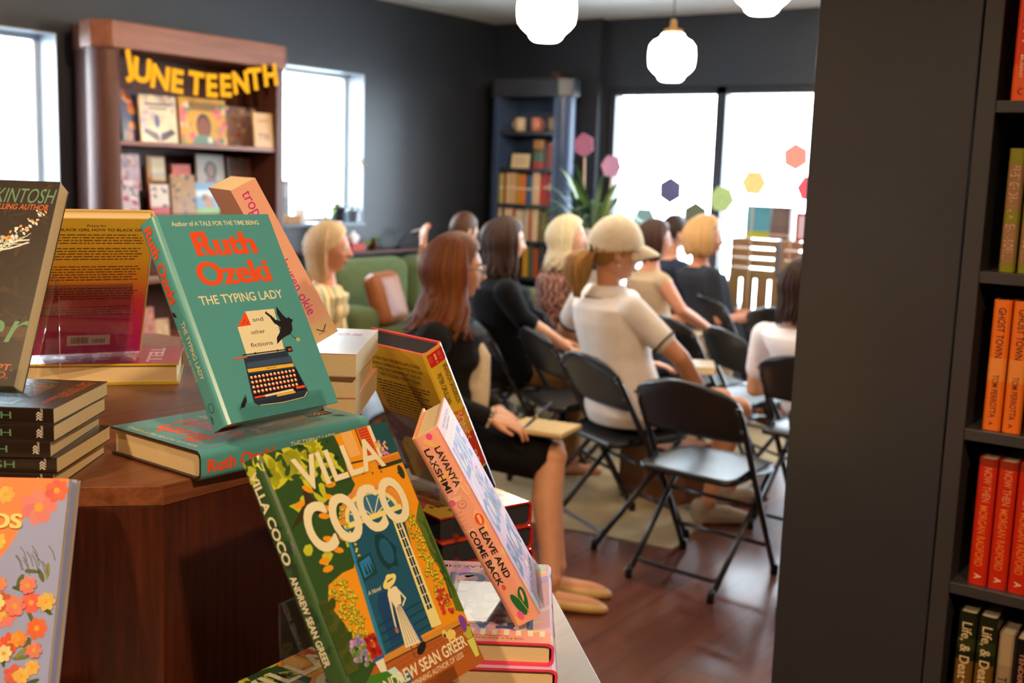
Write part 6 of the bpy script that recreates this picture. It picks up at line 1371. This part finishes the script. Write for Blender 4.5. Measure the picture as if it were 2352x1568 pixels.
# woman with pale wavy hair and patterned blouse
def floral(co, c):
    s = np.sin(co[:, 0] * 160 + 3 * np.sin(co[:, 2] * 90)) * np.sin(co[:, 1] * 150 + 2) * np.sin(co[:, 2] * 170 + 2 * np.sin(co[:, 1] * 80))
    a = np.array(lin('6a3c34'), dtype=np.float32); b = np.array(lin('c08a74'), dtype=np.float32); d = np.array(lin('3a2426'), dtype=np.float32)
    o = np.where((s > .12)[:, None], b, a); return np.where((s < -.15)[:, None], d, o)
root, M, J = seated('woman with pale wavy hair in a brown patterned blouse with a black strap', (-3.45, 5.40, 1.150), 36, (-3.47, 5.39), 62, 'dca284', dict(col='7a4a40', sleeve='short', inf=.018, name='blouse', fn=floral), dict(kind='pants', col='2a2a30'), dict(style='bob', col='d8c49c', len=.13, vol=.022, flare=.03, wave=.022, n=120, a0=84, drop=-22, rad=.012, brow='b89c78', shade=.1), voxel=.0075, legs={1: ((-3.50, 5.79, .50), (-3.50, 5.78, .09)), -1: ((-3.66, 5.76, .50), (-3.67, 5.76, .09))})
# hidden person in white between the wavy hair and the cap
seated('person with dark hair and a white top, mostly hidden behind the white cap', (-2.99, 5.16, 1.100), 60, (-2.99, 5.15), 72, 'd0987a', dict(col='e8e4e4', sleeve='short', inf=.02, name='shirt'), dict(kind='pants', col='3a3c48'), dict(style='bob', col='3a2620', len=.06, vol=.024, n=60, a0=75), voxel=.009)
# woman with pinned dark hair and bare arm
root, M, J = seated('woman with dark brown hair and a sleeveless beige top behind the cap brim', (-3.15, 5.89, 1.140), 50, (-3.14, 5.89), 60, 'd2906e', dict(col='c0a484', sleeve='none', inf=.012, name='tank_top'), dict(kind='pants', col='c8b496'), dict(style='bob', col='43291e', len=.085, vol=.018, flare=-.02, n=70, a0=82, rad=.009, drop=-20), voxel=.0065, armR=((-2.92, 5.82, .75), (-2.84, 6.04, .63)))
glasses(root, M, '2a2020', lens=False)
# blonde woman in the dark shirt
root, M, J = seated('blonde woman with bobbed hair in a charcoal T-shirt looking toward the shelving', (-3.13, 6.52, 1.138), 26, (-3.01, 6.57), 55, 'd8906c', dict(col='30333a', sleeve='short', inf=.02, name='t_shirt'), dict(kind='pants', col='24262c'), dict(style='bob', col='c89c64', len=.075, vol=.030, flare=-.01, wave=.008, n=110, a0=66, drop=-16, rad=.011, brow='8a6440', shade=.12), voxel=.0065, torso=1.1, hscale=1.08, legs={1: ((-2.70, 6.85, .50), (-2.74, 6.76, .09)), -1: ((-2.86, 6.92, .50), (-2.90, 6.82, .09))})
earring(root, M, -1, .012, 'f0ece8', -.075)
# woman in dark denim
root, M, J = seated('woman with dark hair tied back in a dark denim shirt, before the navy hexagon', (-3.52, 6.86, 1.142), 62, (-3.51, 6.84), 60, 'd89a7c', dict(col='2c3344', sleeve='long', inf=.02, name='shirt', mat=FABRIC), dict(kind='pants', col='2a2c34'), dict(style='pulled', col='37261f', tail=((-.098, 0, .0), .12, .022), n=20), voxel=.0075, legs={1: ((-3.31, 7.06, .50), (-3.33, 6.98, .09)), -1: ((-3.46, 7.17, .50), (-3.48, 7.06, .09))})
mb = MB(); mb.tube([M @ skull(R(a), R(78 - abs(a) * .75), .013) for a in range(-90, 91, 15)], .004, lin('6a6a70'), 6); mb.build('hair_clip', SATIN, root, world=True)
# person in white cut off by the shelving
seated('person in white with dark hair, cut off by the dark shelving', (-1.79, 4.77, 1.05), 60, (-1.63, 4.72), 84, 'd0a080', dict(col='ece4e6', sleeve='short', inf=.03, name='shirt'), dict(kind='pants', col='8a7a70'), dict(style='bob', col='3a241c', len=.14, vol=.022, n=60, a0=72), voxel=.009)
